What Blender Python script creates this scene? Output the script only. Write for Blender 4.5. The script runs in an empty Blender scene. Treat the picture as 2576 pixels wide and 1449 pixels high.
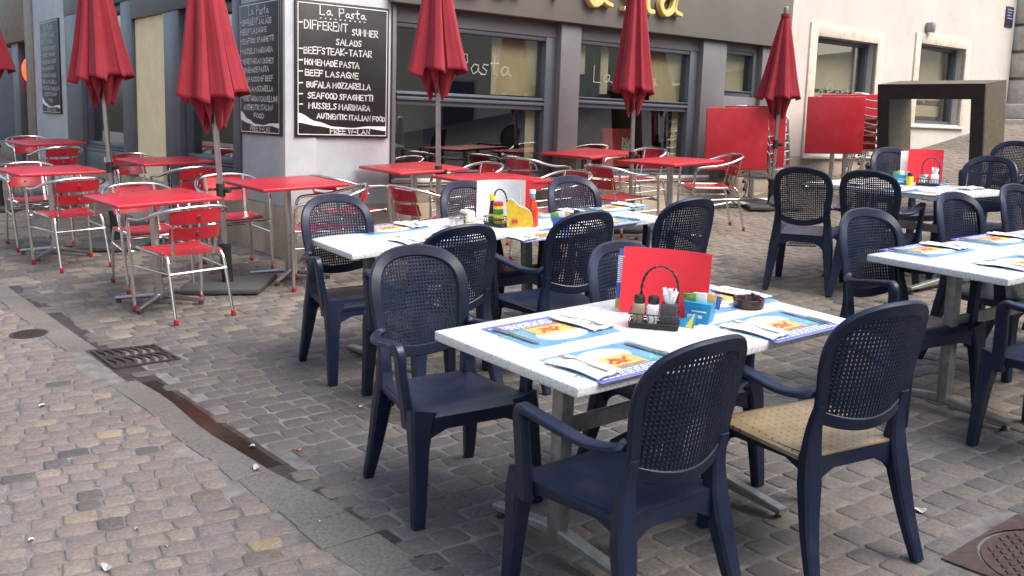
import bpy, bmesh, math, random
from mathutils import Vector, Matrix
R=math.radians; rnd=random.Random(7)
sc=bpy.context.scene; COL=sc.collection
# ------------------------------------------------------------------ camera, world, sun, exposure
CAMH=1.66; GA,GB=.03416,.05183                       # camera height; slope of the street
def camera():
    p,r=R(9.1315),R(1.835)
    fw=Vector((0,math.cos(p),-math.sin(p))); rt=Vector((1,0,0)); up=rt.cross(fw)
    rt2=rt*math.cos(r)+up*math.sin(r); up2=up*math.cos(r)-rt*math.sin(r)
    cd=bpy.data.cameras.new('camera'); cam=bpy.data.objects.new('camera',cd); COL.objects.link(cam)
    m=Matrix((rt2,up2,-fw)).transposed().to_4x4(); m.translation=(0,0,CAMH); cam.matrix_world=m
    cd.sensor_width=36; cd.lens=36*2600/2576; cd.clip_start=.05; cd.clip_end=300
    sc.camera=cam
camera()
SUN_EL,SUN_AZ=R(52),R(118)          # azimuth clockwise from +Y
w=bpy.data.worlds.new('World'); sc.world=w; w.use_nodes=True
nt=w.node_tree; bg=nt.nodes['Background']; sky=nt.nodes.new('ShaderNodeTexSky'); sky.sky_type='NISHITA'
sky.sun_disc=False; sky.sun_elevation=SUN_EL; sky.sun_rotation=SUN_AZ; sky.air_density=1.0; sky.dust_density=4.5; sky.ozone_density=.8
nt.links.new(sky.outputs[0],bg.inputs[0]); bg.inputs[1].default_value=.15
sl=bpy.data.lights.new('sun','SUN'); sl.energy=1.2; sl.angle=R(50); sl.color=(1,.95,.89)
so=bpy.data.objects.new('sun',sl); COL.objects.link(so)
sd=Vector((math.sin(SUN_AZ)*math.cos(SUN_EL),math.cos(SUN_AZ)*math.cos(SUN_EL),math.sin(SUN_EL)))
so.rotation_euler=sd.to_track_quat('Z','Y').to_euler(); so.location=(4,4,12)
vs=sc.view_settings; vs.view_transform='Standard'; vs.look='None'; vs.exposure=1.32; vs.gamma=1
sc.cycles.max_bounces=8; sc.cycles.transparent_max_bounces=12; sc.cycles.sample_clamp_indirect=6
# ------------------------------------------------------------------ frames
EX=Vector((1,0,GA)).normalized(); N=Vector((-GA,-GB,1)).normalized(); EY=N.cross(EX)
def W(u,v,h=0): return EX*u+EY*v+N*h
C0=Vector((-2.007,9.038,.400)); PH=R(40.4); PL=R(126)
D1=Vector((math.cos(PH),math.sin(PH),0)); NF=Vector((math.sin(PH),-math.cos(PH),0))
D2=Vector((math.cos(PL),math.sin(PL),0)); NL=Vector((-math.sin(PL),math.cos(PL),0))
def svals(x,y): return (x-C0.x)*D1.x+(y-C0.y)*D1.y
def bump(x,y):
    s=svals(x,y)-5.2
    if s<=0: return 0.
    return .113*(s*s/7.6 if s<3.8 else s-1.9)
def gz(x,y): return GA*x+GB*y+bump(x,y)
def MG(u,v,hd=0,h=0,tu=0,tv=0):
    """matrix on the sloping street: local +y points along heading hd (degrees)"""
    c,s=math.cos(R(hd)),math.sin(R(hd)); n=(N-EX*tu-EY*tv).normalized()
    y=EX*c+EY*s; y=(y-n*y.dot(n)).normalized(); x=y.cross(n)
    P=W(u,v,0); P.z+=bump(P.x,P.y); P+=N*h
    m=Matrix((x,y,n)).transposed().to_4x4(); m.translation=P; return m
def MF(s,z,d=0):   # right facade frame: x along wall, y into wall, z up ; d = distance proud of wall
    m=Matrix((D1,-NF,Vector((0,0,1)))).transposed().to_4x4(); p=C0+D1*s+NF*d; m.translation=(p.x,p.y,z); return m
def ML(t,z,d=0):   # left facade frame: x along -D2 (left to right as seen), y into wall
    m=Matrix((-D2,-NL,Vector((0,0,1)))).transposed().to_4x4(); p=C0+D2*t+NL*d; m.translation=(p.x,p.y,z); return m
# ------------------------------------------------------------------ mesh builder
class MB:
    def __init__(s): s.v=[]; s.f=[]; s.m=[]
    def add(s,vs,fs,mi=0,M=None):
        o=len(s.v)
        s.v+= [tuple(M@Vector(p)) for p in vs] if M else [tuple(p) for p in vs]
        s.f+=[tuple(i+o for i in f) for f in fs]; s.m+=[mi]*len(fs); return s
    def box(s,c,d,mi=0,M=None,r=0,seg=2):
        x,y,z=c; a,b,e=d[0]/2,d[1]/2,d[2]/2
        if r<=0:
            vs=[(x+i*a,y+j*b,z+k*e) for i in(-1,1) for j in(-1,1) for k in(-1,1)]
            return s.add(vs,[(0,1,3,2),(4,6,7,5),(0,4,5,1),(2,3,7,6),(0,2,6,4),(1,5,7,3)],mi,M)
        bm=bmesh.new(); bmesh.ops.create_cube(bm,size=1)
        for v in bm.verts: v.co=(v.co.x*d[0]+x,v.co.y*d[1]+y,v.co.z*d[2]+z)
        bmesh.ops.bevel(bm,geom=bm.edges[:],offset=r,segments=seg,affect='EDGES',profile=.5)
        bm.verts.index_update()
        s.add([v.co.copy() for v in bm.verts],[[v.index for v in f.verts] for f in bm.faces],mi,M); bm.free(); return s
    def ex(s,x0,x1,y0,y1,z0,z1,mi=0,M=None,r=0): return s.box(((x0+x1)/2,(y0+y1)/2,(z0+z1)/2),(x1-x0,y1-y0,z1-z0),mi,M,r)
    def rings(s,rings,closed=False,caps=True,mi=0,M=None):
        n=len(rings[0]); vs=[p for r in rings for p in r]; fs=[]; k=len(rings)
        for i in range(k if closed else k-1):
            a,b=i*n,((i+1)%k)*n
            for j in range(n): fs.append((a+j,a+(j+1)%n,b+(j+1)%n,b+j))
        if caps and not closed: fs.append(tuple(range(n))[::-1]); fs.append(tuple(range((k-1)*n,k*n)))
        return s.add(vs,fs,mi,M)
    def tube(s,path,r,seg=10,closed=False,mi=0,M=None,smooth=0):
        P=[Vector(p) for p in path]
        if smooth: P=crom(P,smooth,closed)
        k=len(P); rr=r if isinstance(r,(list,tuple)) else [r]*k
        if len(rr)!=k: rr=[lerpl(rr,i/(k-1)) for i in range(k)]
        prev=None; R_=[]
        for i in range(k):
            t=(P[(i+1)%k]-P[i-1]) if closed else (P[min(i+1,k-1)]-P[max(i-1,0)])
            t.normalize()
            if prev is None: prev=t.orthogonal()
            u=(prev-t*prev.dot(t)).normalized(); prev=u; w_=t.cross(u)
            R_.append([P[i]+(u*math.cos(2*math.pi*j/seg)+w_*math.sin(2*math.pi*j/seg))*rr[i] for j in range(seg)])
        return s.rings(R_,closed,True,mi,M)
    def sweep(s,path,ws,hs,side,closed=False,ch=.25,mi=0,M=None,smooth=0):
        """rounded rectangular section; width along `side`, height across it"""
        P=[Vector(p) for p in path]
        if smooth: P=crom(P,smooth,closed)
        k=len(P); g=lambda q,i: lerpl(q,i/max(1,(k-1))) if isinstance(q,(list,tuple)) else q
        R_=[]
        for i in range(k):
            t=(P[(i+1)%k]-P[i-1]) if closed else (P[min(i+1,k-1)]-P[max(i-1,0)]); t.normalize()
            sv=side(P[i],t) if callable(side) else Vector(side)
            u=(sv-t*sv.dot(t)).normalized(); w_=t.cross(u); a,b=g(ws,i)/2,g(hs,i)/2; c=min(a,b)*2*ch
            pr=[(a-c,b),(a,b-c),(a,-b+c),(a-c,-b),(-a+c,-b),(-a,-b+c),(-a,b-c),(-a+c,b)]
            R_.append([P[i]+u*x+w_*y for x,y in pr])
        return s.rings(R_,closed,True,mi,M)
    def lathe(s,prof,seg=24,mi=0,M=None):
        R_=[[(r*math.cos(2*math.pi*j/seg),r*math.sin(2*math.pi*j/seg),z) for j in range(seg)] for r,z in prof]
        return s.rings(R_,False,True,mi,M)
    def prism(s,poly,z0,z1,mi=0,M=None):
        n=len(poly); vs=[(x,y,z0) for x,y in poly]+[(x,y,z1) for x,y in poly]
        fs=[tuple(range(n))[::-1],tuple(range(n,2*n))]+[(i,(i+1)%n,n+(i+1)%n,n+i) for i in range(n)]
        return s.add(vs,fs,mi,M)
    def grid(s,fn,nu,nv,mi=0,M=None,closed=False):
        vs=[fn(i/nu,j/nv) for j in range(nv+1) for i in range(nu+1)]
        fs=[(j*(nu+1)+i,j*(nu+1)+i+1,(j+1)*(nu+1)+i+1,(j+1)*(nu+1)+i) for j in range(nv) for i in range(nu)]
        return s.add(vs,fs,mi,M)
    def mesh(s,name,mats,smooth=True,ang=40):
        me=bpy.data.meshes.new(name); me.from_pydata(s.v,[],s.f)
        for m in (mats if isinstance(mats,(list,tuple)) else [mats]): me.materials.append(m)
        me.polygons.foreach_set('material_index',s.m)
        bm=bmesh.new(); bm.from_mesh(me); bmesh.ops.recalc_face_normals(bm,faces=bm.faces)
        if smooth:
            for f in bm.faces: f.smooth=True
            for e in bm.edges:
                if len(e.link_faces)==2 and e.calc_face_angle(0)>R(ang): e.smooth=False
        bm.to_mesh(me); bm.free(); return me
    def obj(s,name,mats,parent=None,smooth=True,ang=40,mods=None):
        o=bpy.data.objects.new(name,s.mesh(name,mats,smooth,ang)); COL.objects.link(o); o.parent=parent; return o
def lerpl(q,t):
    x=t*(len(q)-1); i=min(int(x),len(q)-2); f=x-i; return q[i]*(1-f)+q[i+1]*f
def crom(P,n,closed=False):
    k=len(P); out=[]
    for i in range(k if closed else k-1):
        p0=P[i-1] if (closed or i>0) else P[0]; p1=P[i]; p2=P[(i+1)%k]; p3=P[(i+2)%k] if (closed or i+2<k) else P[-1]
        for j in range(n):
            t=j/n; out.append(.5*((2*p1)+(p2-p0)*t+(2*p0-5*p1+4*p2-p3)*t*t+(3*p1-p0-3*p2+p3)*t**3))
    if not closed: out.append(P[-1].copy())
    return out
def thing(name,label,cat,M=None,group=None,kind=None):
    o=bpy.data.objects.new(name,None); COL.objects.link(o); o.empty_display_size=.05
    if M is not None: o.matrix_world=M
    return tag(o,label,cat,group,kind)
def tag(o,label=None,cat=None,group=None,kind=None):
    if label: o['label']=label
    if cat: o['category']=cat
    if group: o['group']=group
    if kind: o['kind']=kind
    return o
def dup(root,M,label=None,group=None):
    r=root.copy(); COL.objects.link(r); r.matrix_world=M
    if label: r['label']=label
    if group: r['group']=group
    for ch in list(root.children):
        c=ch.copy(); COL.objects.link(c); c.parent=r
        for g in list(ch.children):
            q=g.copy(); COL.objects.link(q); q.parent=c
    return r
# ------------------------------------------------------------------ materials
def mat(name,col,rough=.5,metal=0,spec=.5,noise=None,bump_=None,var=None,**kw):
    """noise=(scale,amount): tonal mottling; bump_=(scale,strength,dist); var: list of (pos,col) ramp on noise"""
    m=bpy.data.materials.new(name); m.use_nodes=True; n=m.node_tree.nodes; l=m.node_tree.links
    b=n['Principled BSDF']; b.inputs['Base Color'].default_value=(*col,1); b.inputs['Roughness'].default_value=rough
    b.inputs['Metallic'].default_value=metal; b.inputs['Specular IOR Level'].default_value=spec
    for k,v in kw.items(): b.inputs[k.replace('_',' ')].default_value=v
    tc=n.new('ShaderNodeTexCoord')
    if noise:
        t=n.new('ShaderNodeTexNoise'); t.inputs['Scale'].default_value=noise[0]; t.inputs['Detail'].default_value=6; t.inputs['Roughness'].default_value=.65
        l.new(tc.outputs['Object'],t.inputs['Vector'])
        r=n.new('ShaderNodeValToRGB'); e=r.color_ramp.elements; a=noise[1]
        e[0].position=.3; e[1].position=.7
        e[0].color=(*[c*(1-a) for c in col],1); e[1].color=(*[min(1,c*(1+a)) for c in col],1)
        l.new(t.outputs[0],r.inputs[0]); l.new(r.outputs[0],b.inputs['Base Color'])
    if bump_:
        t=n.new('ShaderNodeTexNoise'); t.inputs['Scale'].default_value=bump_[0]; t.inputs['Detail'].default_value=4
        l.new(tc.outputs['Object'],t.inputs['Vector'])
        bp=n.new('ShaderNodeBump'); bp.inputs['Strength'].default_value=bump_[1]; bp.inputs['Distance'].default_value=bump_[2]
        l.new(t.outputs[0],bp.inputs['Height']); l.new(bp.outputs[0],b.inputs['Normal'])
    return m
def nodes(m): return m.node_tree.nodes,m.node_tree.links,m.node_tree.nodes['Principled BSDF']
M_={}
M_['navy']=mat('navy_plastic',(.0064,.0118,.0335),.38,spec=.42,noise=(6,.25),bump_=(350,.15,.0006))
def vary(m,amt,dust):
    n,l,b=nodes(m); src=b.inputs['Base Color'].links[0].from_socket; oi=n.new('ShaderNodeObjectInfo'); tc=n.new('ShaderNodeTexCoord')
    t=n.new('ShaderNodeTexNoise'); t.inputs['Scale'].default_value=5; t.inputs['Detail'].default_value=8; t.inputs['Roughness'].default_value=.7; l.new(tc.outputs['Object'],t.inputs['Vector'])
    mr=n.new('ShaderNodeMapRange'); mr.inputs[1].default_value=.52; mr.inputs[2].default_value=.85; mr.inputs[4].default_value=.5; l.new(t.outputs[0],mr.inputs[0])
    mx=n.new('ShaderNodeMix'); mx.data_type='RGBA'; l.new(mr.outputs[0],mx.inputs[0]); l.new(src,mx.inputs[6]); mx.inputs[7].default_value=(*dust,1)
    m2=n.new('ShaderNodeMapRange'); m2.inputs[3].default_value=1-amt; m2.inputs[4].default_value=1+amt; l.new(oi.outputs['Random'],m2.inputs[0])
    mu=n.new('ShaderNodeMix'); mu.data_type='RGBA'; mu.blend_type='MULTIPLY'; mu.inputs[0].default_value=1; l.new(mx.outputs[2],mu.inputs[6]); l.new(m2.outputs[0],mu.inputs[7]); l.new(mu.outputs[2],b.inputs['Base Color'])
    r2=n.new('ShaderNodeMapRange'); r2.inputs[1].default_value=.3; r2.inputs[2].default_value=.7; r0=b.inputs['Roughness'].default_value; r2.inputs[3].default_value=r0*.8; r2.inputs[4].default_value=min(1,r0*1.35); l.new(t.outputs[0],r2.inputs[0]); l.new(r2.outputs[0],b.inputs['Roughness'])
vary(M_['navy'],.12,(.045,.045,.05))
M_['red']=mat('red_laminate',(.41,.018,.030),.33,spec=.5,noise=(5,.08),bump_=(25,.04,.002))
M_['redslat']=mat('red_slat',(.40,.017,.028),.3,noise=(9,.1))
vary(M_['red'],.05,(.42,.06,.065)); vary(M_['redslat'],.06,(.38,.06,.06))
M_['chrome']=mat('polished_aluminium',(.74,.73,.70),.17,1,noise=(20,.06),bump_=(60,.04,.001))
M_['steel']=mat('brushed_steel',(.5,.5,.49),.32,1,noise=(15,.12))
M_['galv']=mat('grey_painted_steel',(.25,.265,.25),.42,.55,noise=(25,.25),bump_=(80,.1,.001))
M_['redcap']=mat('red_rubber',(.33,.015,.02),.6)
M_['black']=mat('black_plastic',(.02,.02,.022),.5)
M_['blackmetal']=mat('black_steel',(.018,.016,.015),.45,noise=(8,.3))
M_['olive']=mat('bronze_panel',(.085,.071,.043),.5,noise=(14,.3),bump_=(60,.2,.002))
M_['fabric']=mat('red_canvas',(.25,.022,.035),.85,spec=.2,noise=(4,.12),bump_=(500,.25,.001),Sheen_Weight=.1)
M_['wallw']=mat('white_plaster',(.47,.505,.53),.85,noise=(3.5,.12),bump_=(40,.15,.004))
M_['wallwarm']=mat('cream_plaster',(.47,.442,.40),.85,noise=(2.4,.10),bump_=(35,.15,.004))
M_['plinth']=mat('beige_render',(.30,.255,.20),.85,noise=(3,.25),bump_=(60,.35,.006))
M_['stone']=mat('limestone_trim',(.52,.46,.38),.8,noise=(9,.22),bump_=(50,.3,.004))
M_['fascia']=mat('taupe_panel',(.128,.12,.108),.55,noise=(2,.08))
M_['frame']=mat('blue_grey_frame',(.070,.078,.098),.4,noise=(6,.12))
M_['post']=mat('grey_steel_post',(.125,.12,.125),.45,noise=(2,.14))
M_['sill']=mat('pale_sill',(.55,.54,.51),.55,noise=(10,.12))
M_['yellowwall']=mat('yellow_plaster',(.88,.75,.44),.8,noise=(3,.1),bump_=(40,.1,.003))
M_['wood']=mat('brown_wood',(.19,.145,.10),.5,noise=(7,.3))
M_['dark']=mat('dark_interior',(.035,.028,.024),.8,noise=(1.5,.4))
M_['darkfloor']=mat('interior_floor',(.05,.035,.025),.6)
M_['blind']=mat('interior_blind',(.52,.46,.31),.8,noise=(3,.1))
M_['board']=mat('chalkboard_black',(.014,.013,.014),.45,noise=(6,.4))
M_['chalk']=mat('chalk_white',(.6,.6,.6),.9,noise=(60,.25))
M_['paint_w']=mat('white_paint',(.82,.82,.82),.6)
M_['paper']=mat('white_paper',(.8,.8,.8),.8,noise=(12,.05))
M_['yelsign']=mat('yellow_letter_face',(.60,.46,.15),.4,noise=(6,.06))
M_['menu']=mat('red_card',(.85,.03,.05),.45,noise=(14,.05))
M_['blue']=mat('blue_print',(.05,.13,.42),.45); M_['sky']=mat('sky_blue_print',(.13,.31,.53),.45,noise=(11,.35))
M_['violet']=mat('violet_print',(.15,.15,.42),.45); M_['green']=mat('green_print',(.14,.33,.08),.5,noise=(60,.6))
M_['orange']=mat('orange_print',(.62,.40,.12),.45,noise=(30,.25)); M_['redprint']=mat('red_print',(.48,.05,.04),.45)
M_['yellow']=mat('yellow_plastic',(.8,.62,.03),.35); M_['mustard']=mat('yellow_page',(.62,.43,.03),.5,noise=(16,.2))
M_['greenl']=mat('green_label',(.02,.22,.05),.4); M_['brownglass']=mat('brown_bottle',(.022,.010,.006),.12)
M_['ketchup']=mat('ketchup_glass',(.62,.05,.012),.12,noise=(8,.1)); M_['cyan']=mat('cyan_card',(.02,.27,.52),.45)
M_['ash']=mat('brown_ashtray',(.045,.017,.012),.12); M_['tan']=mat('pepper_fill',(.32,.25,.16),.35); M_['salt']=mat('salt_fill',(.75,.75,.76),.35)
M_['cream']=mat('cream_card',(.66,.63,.5),.5); M_['rust']=mat('rusty_cast_iron',(.062,.040,.034),.75,.2,noise=(30,.35),bump_=(120,.3,.002))
M_['iron']=mat('cast_iron',(.04,.029,.027),.65,.3,noise=(30,.3)); M_['void']=mat('drain_void',(.004,.004,.004),.9)
M_['slab']=mat('gutter_slab',(.118,.116,.108),.9,noise=(6,.35),bump_=(60,.7,.008),spec=.25); M_['mud']=mat('wet_dirt',(.035,.027,.022),.4,noise=(22,.5),bump_=(50,.5,.01))
M_['mortar']=mat('sand_joint',(.128,.121,.116),.95,noise=(9,.5),bump_=(90,.5,.006))
M_['water']=mat('puddle_water',(.020,.016,.012),.13,spec=.2,bump_=(7,.2,.01))
M_['bag']=mat('white_bag',(.72,.73,.74),.5,noise=(10,.06)); M_['leaf']=mat('litter_orange',(.6,.22,.06),.7)
M_['signblue']=mat('navy_plate',(.02,.02,.06),.4); M_['opp']=mat('opposite_plaster',(.78,.68,.50),.85,noise=(1,.1)); M_['oppg']=mat('left_plaster',(.50,.49,.47),.85,noise=(1,.1))
M_['quoin']=mat('rusticated_stone',(.38,.35,.31),.85,noise=(8,.2),bump_=(30,.4,.01))
M_['scrap']=mat('dirty_paper',(.34,.34,.35),.9,noise=(30,.3)); M_['dimletter']=mat('etched_letter',(.30,.28,.23),.7); M_['stain']=mat('chalky_stain',(.34,.34,.34),.9,noise=(40,.4))
def emit(name,col,st):
    m=mat(name,col,.5); b=nodes(m)[2]; b.inputs['Emission Color'].default_value=(*col,1); b.inputs['Emission Strength'].default_value=st; return m
M_['lantern']=emit('lantern_paper',(.9,.07,.015),1.1); M_['lamp']=emit('warm_lamp',(1,.5,.12),2.0)
def glass(name,tint,r0):
    m=bpy.data.materials.new(name); m.use_nodes=True; n=m.node_tree.nodes; l=m.node_tree.links
    for q in list(n): n.remove(q)
    o=n.new('ShaderNodeOutputMaterial'); mx=n.new('ShaderNodeMixShader'); f=n.new('ShaderNodeLayerWeight'); f.inputs[0].default_value=.5
    p=n.new('ShaderNodeMath'); p.operation='POWER'; p.inputs[1].default_value=4.; k=n.new('ShaderNodeMath'); k.operation='MULTIPLY_ADD'; k.inputs[1].default_value=1-r0; k.inputs[2].default_value=r0
    l.new(f.outputs['Facing'],p.inputs[0]); l.new(p.outputs[0],k.inputs[0]); l.new(k.outputs[0],mx.inputs[0])
    t=n.new('ShaderNodeBsdfTransparent'); t.inputs[0].default_value=(*tint,1); g=n.new('ShaderNodeBsdfGlossy'); g.inputs['Roughness'].default_value=.015
    l.new(t.outputs[0],mx.inputs[1]); l.new(g.outputs[0],mx.inputs[2]); l.new(mx.outputs[0],o.inputs[0]); return m
M_['glass']=glass('window_glass',(.88,.89,.86),.13)
M_['jar']=glass('jar_glass',(.85,.88,.88),.06)
def speckle():
    m=mat('speckled_white_laminate',(.74,.745,.73),.3); n,l,b=nodes(m)
    tc=n.new('ShaderNodeTexCoord'); mp=n.new('ShaderNodeMapping'); mp.inputs['Scale'].default_value=(1,1.7,1); l.new(tc.outputs['Object'],mp.inputs[0])
    t=n.new('ShaderNodeTexNoise'); t.inputs['Scale'].default_value=95; t.inputs['Detail'].default_value=5; t.inputs['Roughness'].default_value=.7; l.new(mp.outputs[0],t.inputs['Vector'])
    r=n.new('ShaderNodeValToRGB'); e=r.color_ramp.elements; e[0].position=.36; e[0].color=(.27,.30,.34,1); e[1].position=.47; e[1].color=(.66,.67,.655,1)
    l.new(t.outputs[0],r.inputs[0]); l.new(r.outputs[0],b.inputs['Base Color']); return m
M_['speckle']=speckle()
def dusty():  # warm wall reflection painted into the seat colour; dark dots are dimples
    m=mat('sheen_painted_plastic',(.2,.15,.09),.42,spec=.6); n,l,b=nodes(m); tc=n.new('ShaderNodeTexCoord')
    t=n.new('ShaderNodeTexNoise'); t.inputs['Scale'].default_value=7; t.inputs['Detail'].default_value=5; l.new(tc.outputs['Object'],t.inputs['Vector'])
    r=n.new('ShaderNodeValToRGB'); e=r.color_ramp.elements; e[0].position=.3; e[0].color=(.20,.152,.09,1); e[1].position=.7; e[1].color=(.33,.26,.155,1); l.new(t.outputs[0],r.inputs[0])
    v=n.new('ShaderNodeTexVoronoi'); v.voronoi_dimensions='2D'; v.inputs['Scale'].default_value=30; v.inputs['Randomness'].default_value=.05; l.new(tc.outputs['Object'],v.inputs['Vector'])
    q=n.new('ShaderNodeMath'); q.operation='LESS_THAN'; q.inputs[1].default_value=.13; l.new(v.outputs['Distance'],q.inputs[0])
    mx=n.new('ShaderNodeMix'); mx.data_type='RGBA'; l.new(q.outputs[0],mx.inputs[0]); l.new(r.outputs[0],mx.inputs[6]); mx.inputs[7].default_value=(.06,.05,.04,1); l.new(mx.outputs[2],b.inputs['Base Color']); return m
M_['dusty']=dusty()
def setts(name,ramp,spec=.35,rough=.72):
    m=mat(name,(.2,.2,.2),rough,spec=spec); n,l,b=nodes(m)
    g=n.new('ShaderNodeNewGeometry'); r=n.new('ShaderNodeValToRGB'); e=r.color_ramp.elements
    while len(e)>1: e.remove(e[-1])
    e[0].position=0; e[0].color=(*ramp[0][1],1)
    for p,c in ramp[1:]:
        q=e.new(p); q.color=(*c,1)
    l.new(g.outputs['Random Per Island'],r.inputs[0])
    tc=n.new('ShaderNodeTexCoord')
    t=n.new('ShaderNodeTexNoise'); t.inputs['Scale'].default_value=70; t.inputs['Detail'].default_value=5; t.inputs['Roughness'].default_value=.7; l.new(tc.outputs['Object'],t.inputs['Vector'])
    t2=n.new('ShaderNodeTexNoise'); t2.inputs['Scale'].default_value=.9; t2.inputs['Detail'].default_value=4; l.new(tc.outputs['Object'],t2.inputs['Vector'])
    mr=n.new('ShaderNodeMapRange'); mr.inputs[1].default_value=.3; mr.inputs[2].default_value=.7; mr.inputs[3].default_value=.62; mr.inputs[4].default_value=1.3; l.new(t.outputs[0],mr.inputs[0])
    mr2=n.new('ShaderNodeMapRange'); mr2.inputs[1].default_value=.35; mr2.inputs[2].default_value=.65; mr2.inputs[3].default_value=.8; mr2.inputs[4].default_value=1.15; l.new(t2.outputs[0],mr2.inputs[0])
    mu=n.new('ShaderNodeMath'); mu.operation='MULTIPLY'; l.new(mr.outputs[0],mu.inputs[0]); l.new(mr2.outputs[0],mu.inputs[1])
    mx=n.new('ShaderNodeMix'); mx.data_type='RGBA'; mx.blend_type='MULTIPLY'; mx.inputs[0].default_value=1
    l.new(r.outputs[0],mx.inputs[6]); l.new(mu.outputs[0],mx.inputs[7]); l.new(mx.outputs[2],b.inputs['Base Color'])
    bp=n.new('ShaderNodeBump'); bp.inputs['Strength'].default_value=.4; bp.inputs['Distance'].default_value=.005; l.new(t.outputs[0],bp.inputs['Height']); l.new(bp.outputs[0],b.inputs['Normal'])
    return m
M_['slab']=setts('worn_kerb_stones',[(0,(.118,.115,.108)),(.35,(.142,.130,.12)),(.7,(.125,.122,.115)),(1,(.15,.134,.124))],spec=.25,rough=.85)
M_['settpink']=setts('pink_granite_setts',[(0,(0.1350,0.1185,0.1129)),(.25,(0.1594,0.1308,0.1211)),(.5,(0.1472,0.1267,0.1227)),(.7,(0.1717,0.1390,0.1227)),(.9,(0.1841,0.1554,0.1350)),(.955,(0.2208,0.1799,0.1227)),(.99,(0.0614,0.0597,0.0654)),(1,(0.0981,0.0941,0.0981))])
M_['settgrey']=setts('grey_granite_setts',[(0,(0.0856,0.0809,0.0791)),(.3,(0.1070,0.0958,0.0884)),(.55,(0.0930,0.0884,0.0884)),(.8,(0.1209,0.1042,0.0930)),(.95,(0.1321,0.1190,0.1051)),(1,(0.0698,0.0688,0.0716))])
M_['settlit']=setts('lit_granite_setts',[(0,(.15,.128,.105)),(.4,(.18,.15,.12)),(.8,(.165,.14,.115)),(1,(.20,.17,.135))])  # same setts with the warm alley light put into their colour
# ------------------------------------------------------------------ ground
GD=R(-52); GDv=Vector((math.cos(GD),math.sin(GD))); GP=Vector((-1.90,5.45))     # gutter line (right edge of the trench)
def gut(u,v):  # (along, across)  across>0 : terrace side
    d=Vector((u,v))-GP; return d.dot(GDv), d.x*(-GDv.y)+d.y*GDv.x
def gut_uv(al,ac): p=GP+GDv*al+Vector((-GDv.y,GDv.x))*ac; return p.x,p.y
def Wg(u,v,h=0):
    P=W(u,v,h); P.z+=bump(P.x,P.y); return P
mb=MB()
def gfn(i,j):
    u=-30+60*i; v=-10+60*j; return Wg(u,v,-.0062)
mb.grid(gfn,120,120); tag(mb.obj('ground',M_['mortar']),kind='structure')
GRATE=[(-2.495,6.035),(-2.165,6.185),(-1.90,5.865),(-2.215,5.67)]
MANS=dict(c=(1.93,3.40))
def inpoly(x,y,P):
    c=False; n=len(P)
    for i in range(n):
        (x1,y1),(x2,y2)=P[i],P[(i+1)%n]
        if (y1>y)!=(y2>y) and x<(x2-x1)*(y-y1)/(y2-y1)+x1: c=not c
    return c
MANC=(1.905,3.335); MANA=R(40); MANW=.56
def manq(e=0): 
    c,s=math.cos(MANA),math.sin(MANA); k=MANW/2+e
    return [(MANC[0]+c*i*k-s*j*k,MANC[1]+s*i*k+c*j*k) for i,j in((-1,-1),(1,-1),(1,1),(-1,1))]
def grow(P,e):
    cx=sum(p[0] for p in P)/len(P); cy=sum(p[1] for p in P)/len(P)
    return [(cx+(x-cx)*(1+e),cy+(y-cy)*(1+e)) for x,y in P]
GRATE2=[(2.60,9.72),(2.86,9.66),(2.97,9.98),(2.71,10.04)]
EXCL=[grow(GRATE,.10),manq(.03),grow(GRATE2,.2)]
RC=(-3.065,6.465); RCr=.115
def wall_ok(u,v):
    P=W(u,v); q=P-C0
    return not (q.dot(NF)<.0 and q.dot(NL)<.0)
STRIP=.15; TR=.078
def trench_w(al): # trench width varies along the gutter
    if al<-.12: return .0
    if al<1.62: return TR*(1-.18*math.sin(al*5))
    return max(.012,TR-(al-1.62)*.45)
def side_ok(u,v,side):
    al,ac=gut(u,v)
    return ac>(.055 if -.1<al<1.65 else -.012) if side>0 else ac<-(TR+STRIP)-.02
def inview(u,v):
    if v<1.6: return False
    return abs(u-.02*v)<.62*v+.7 and v<24
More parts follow.
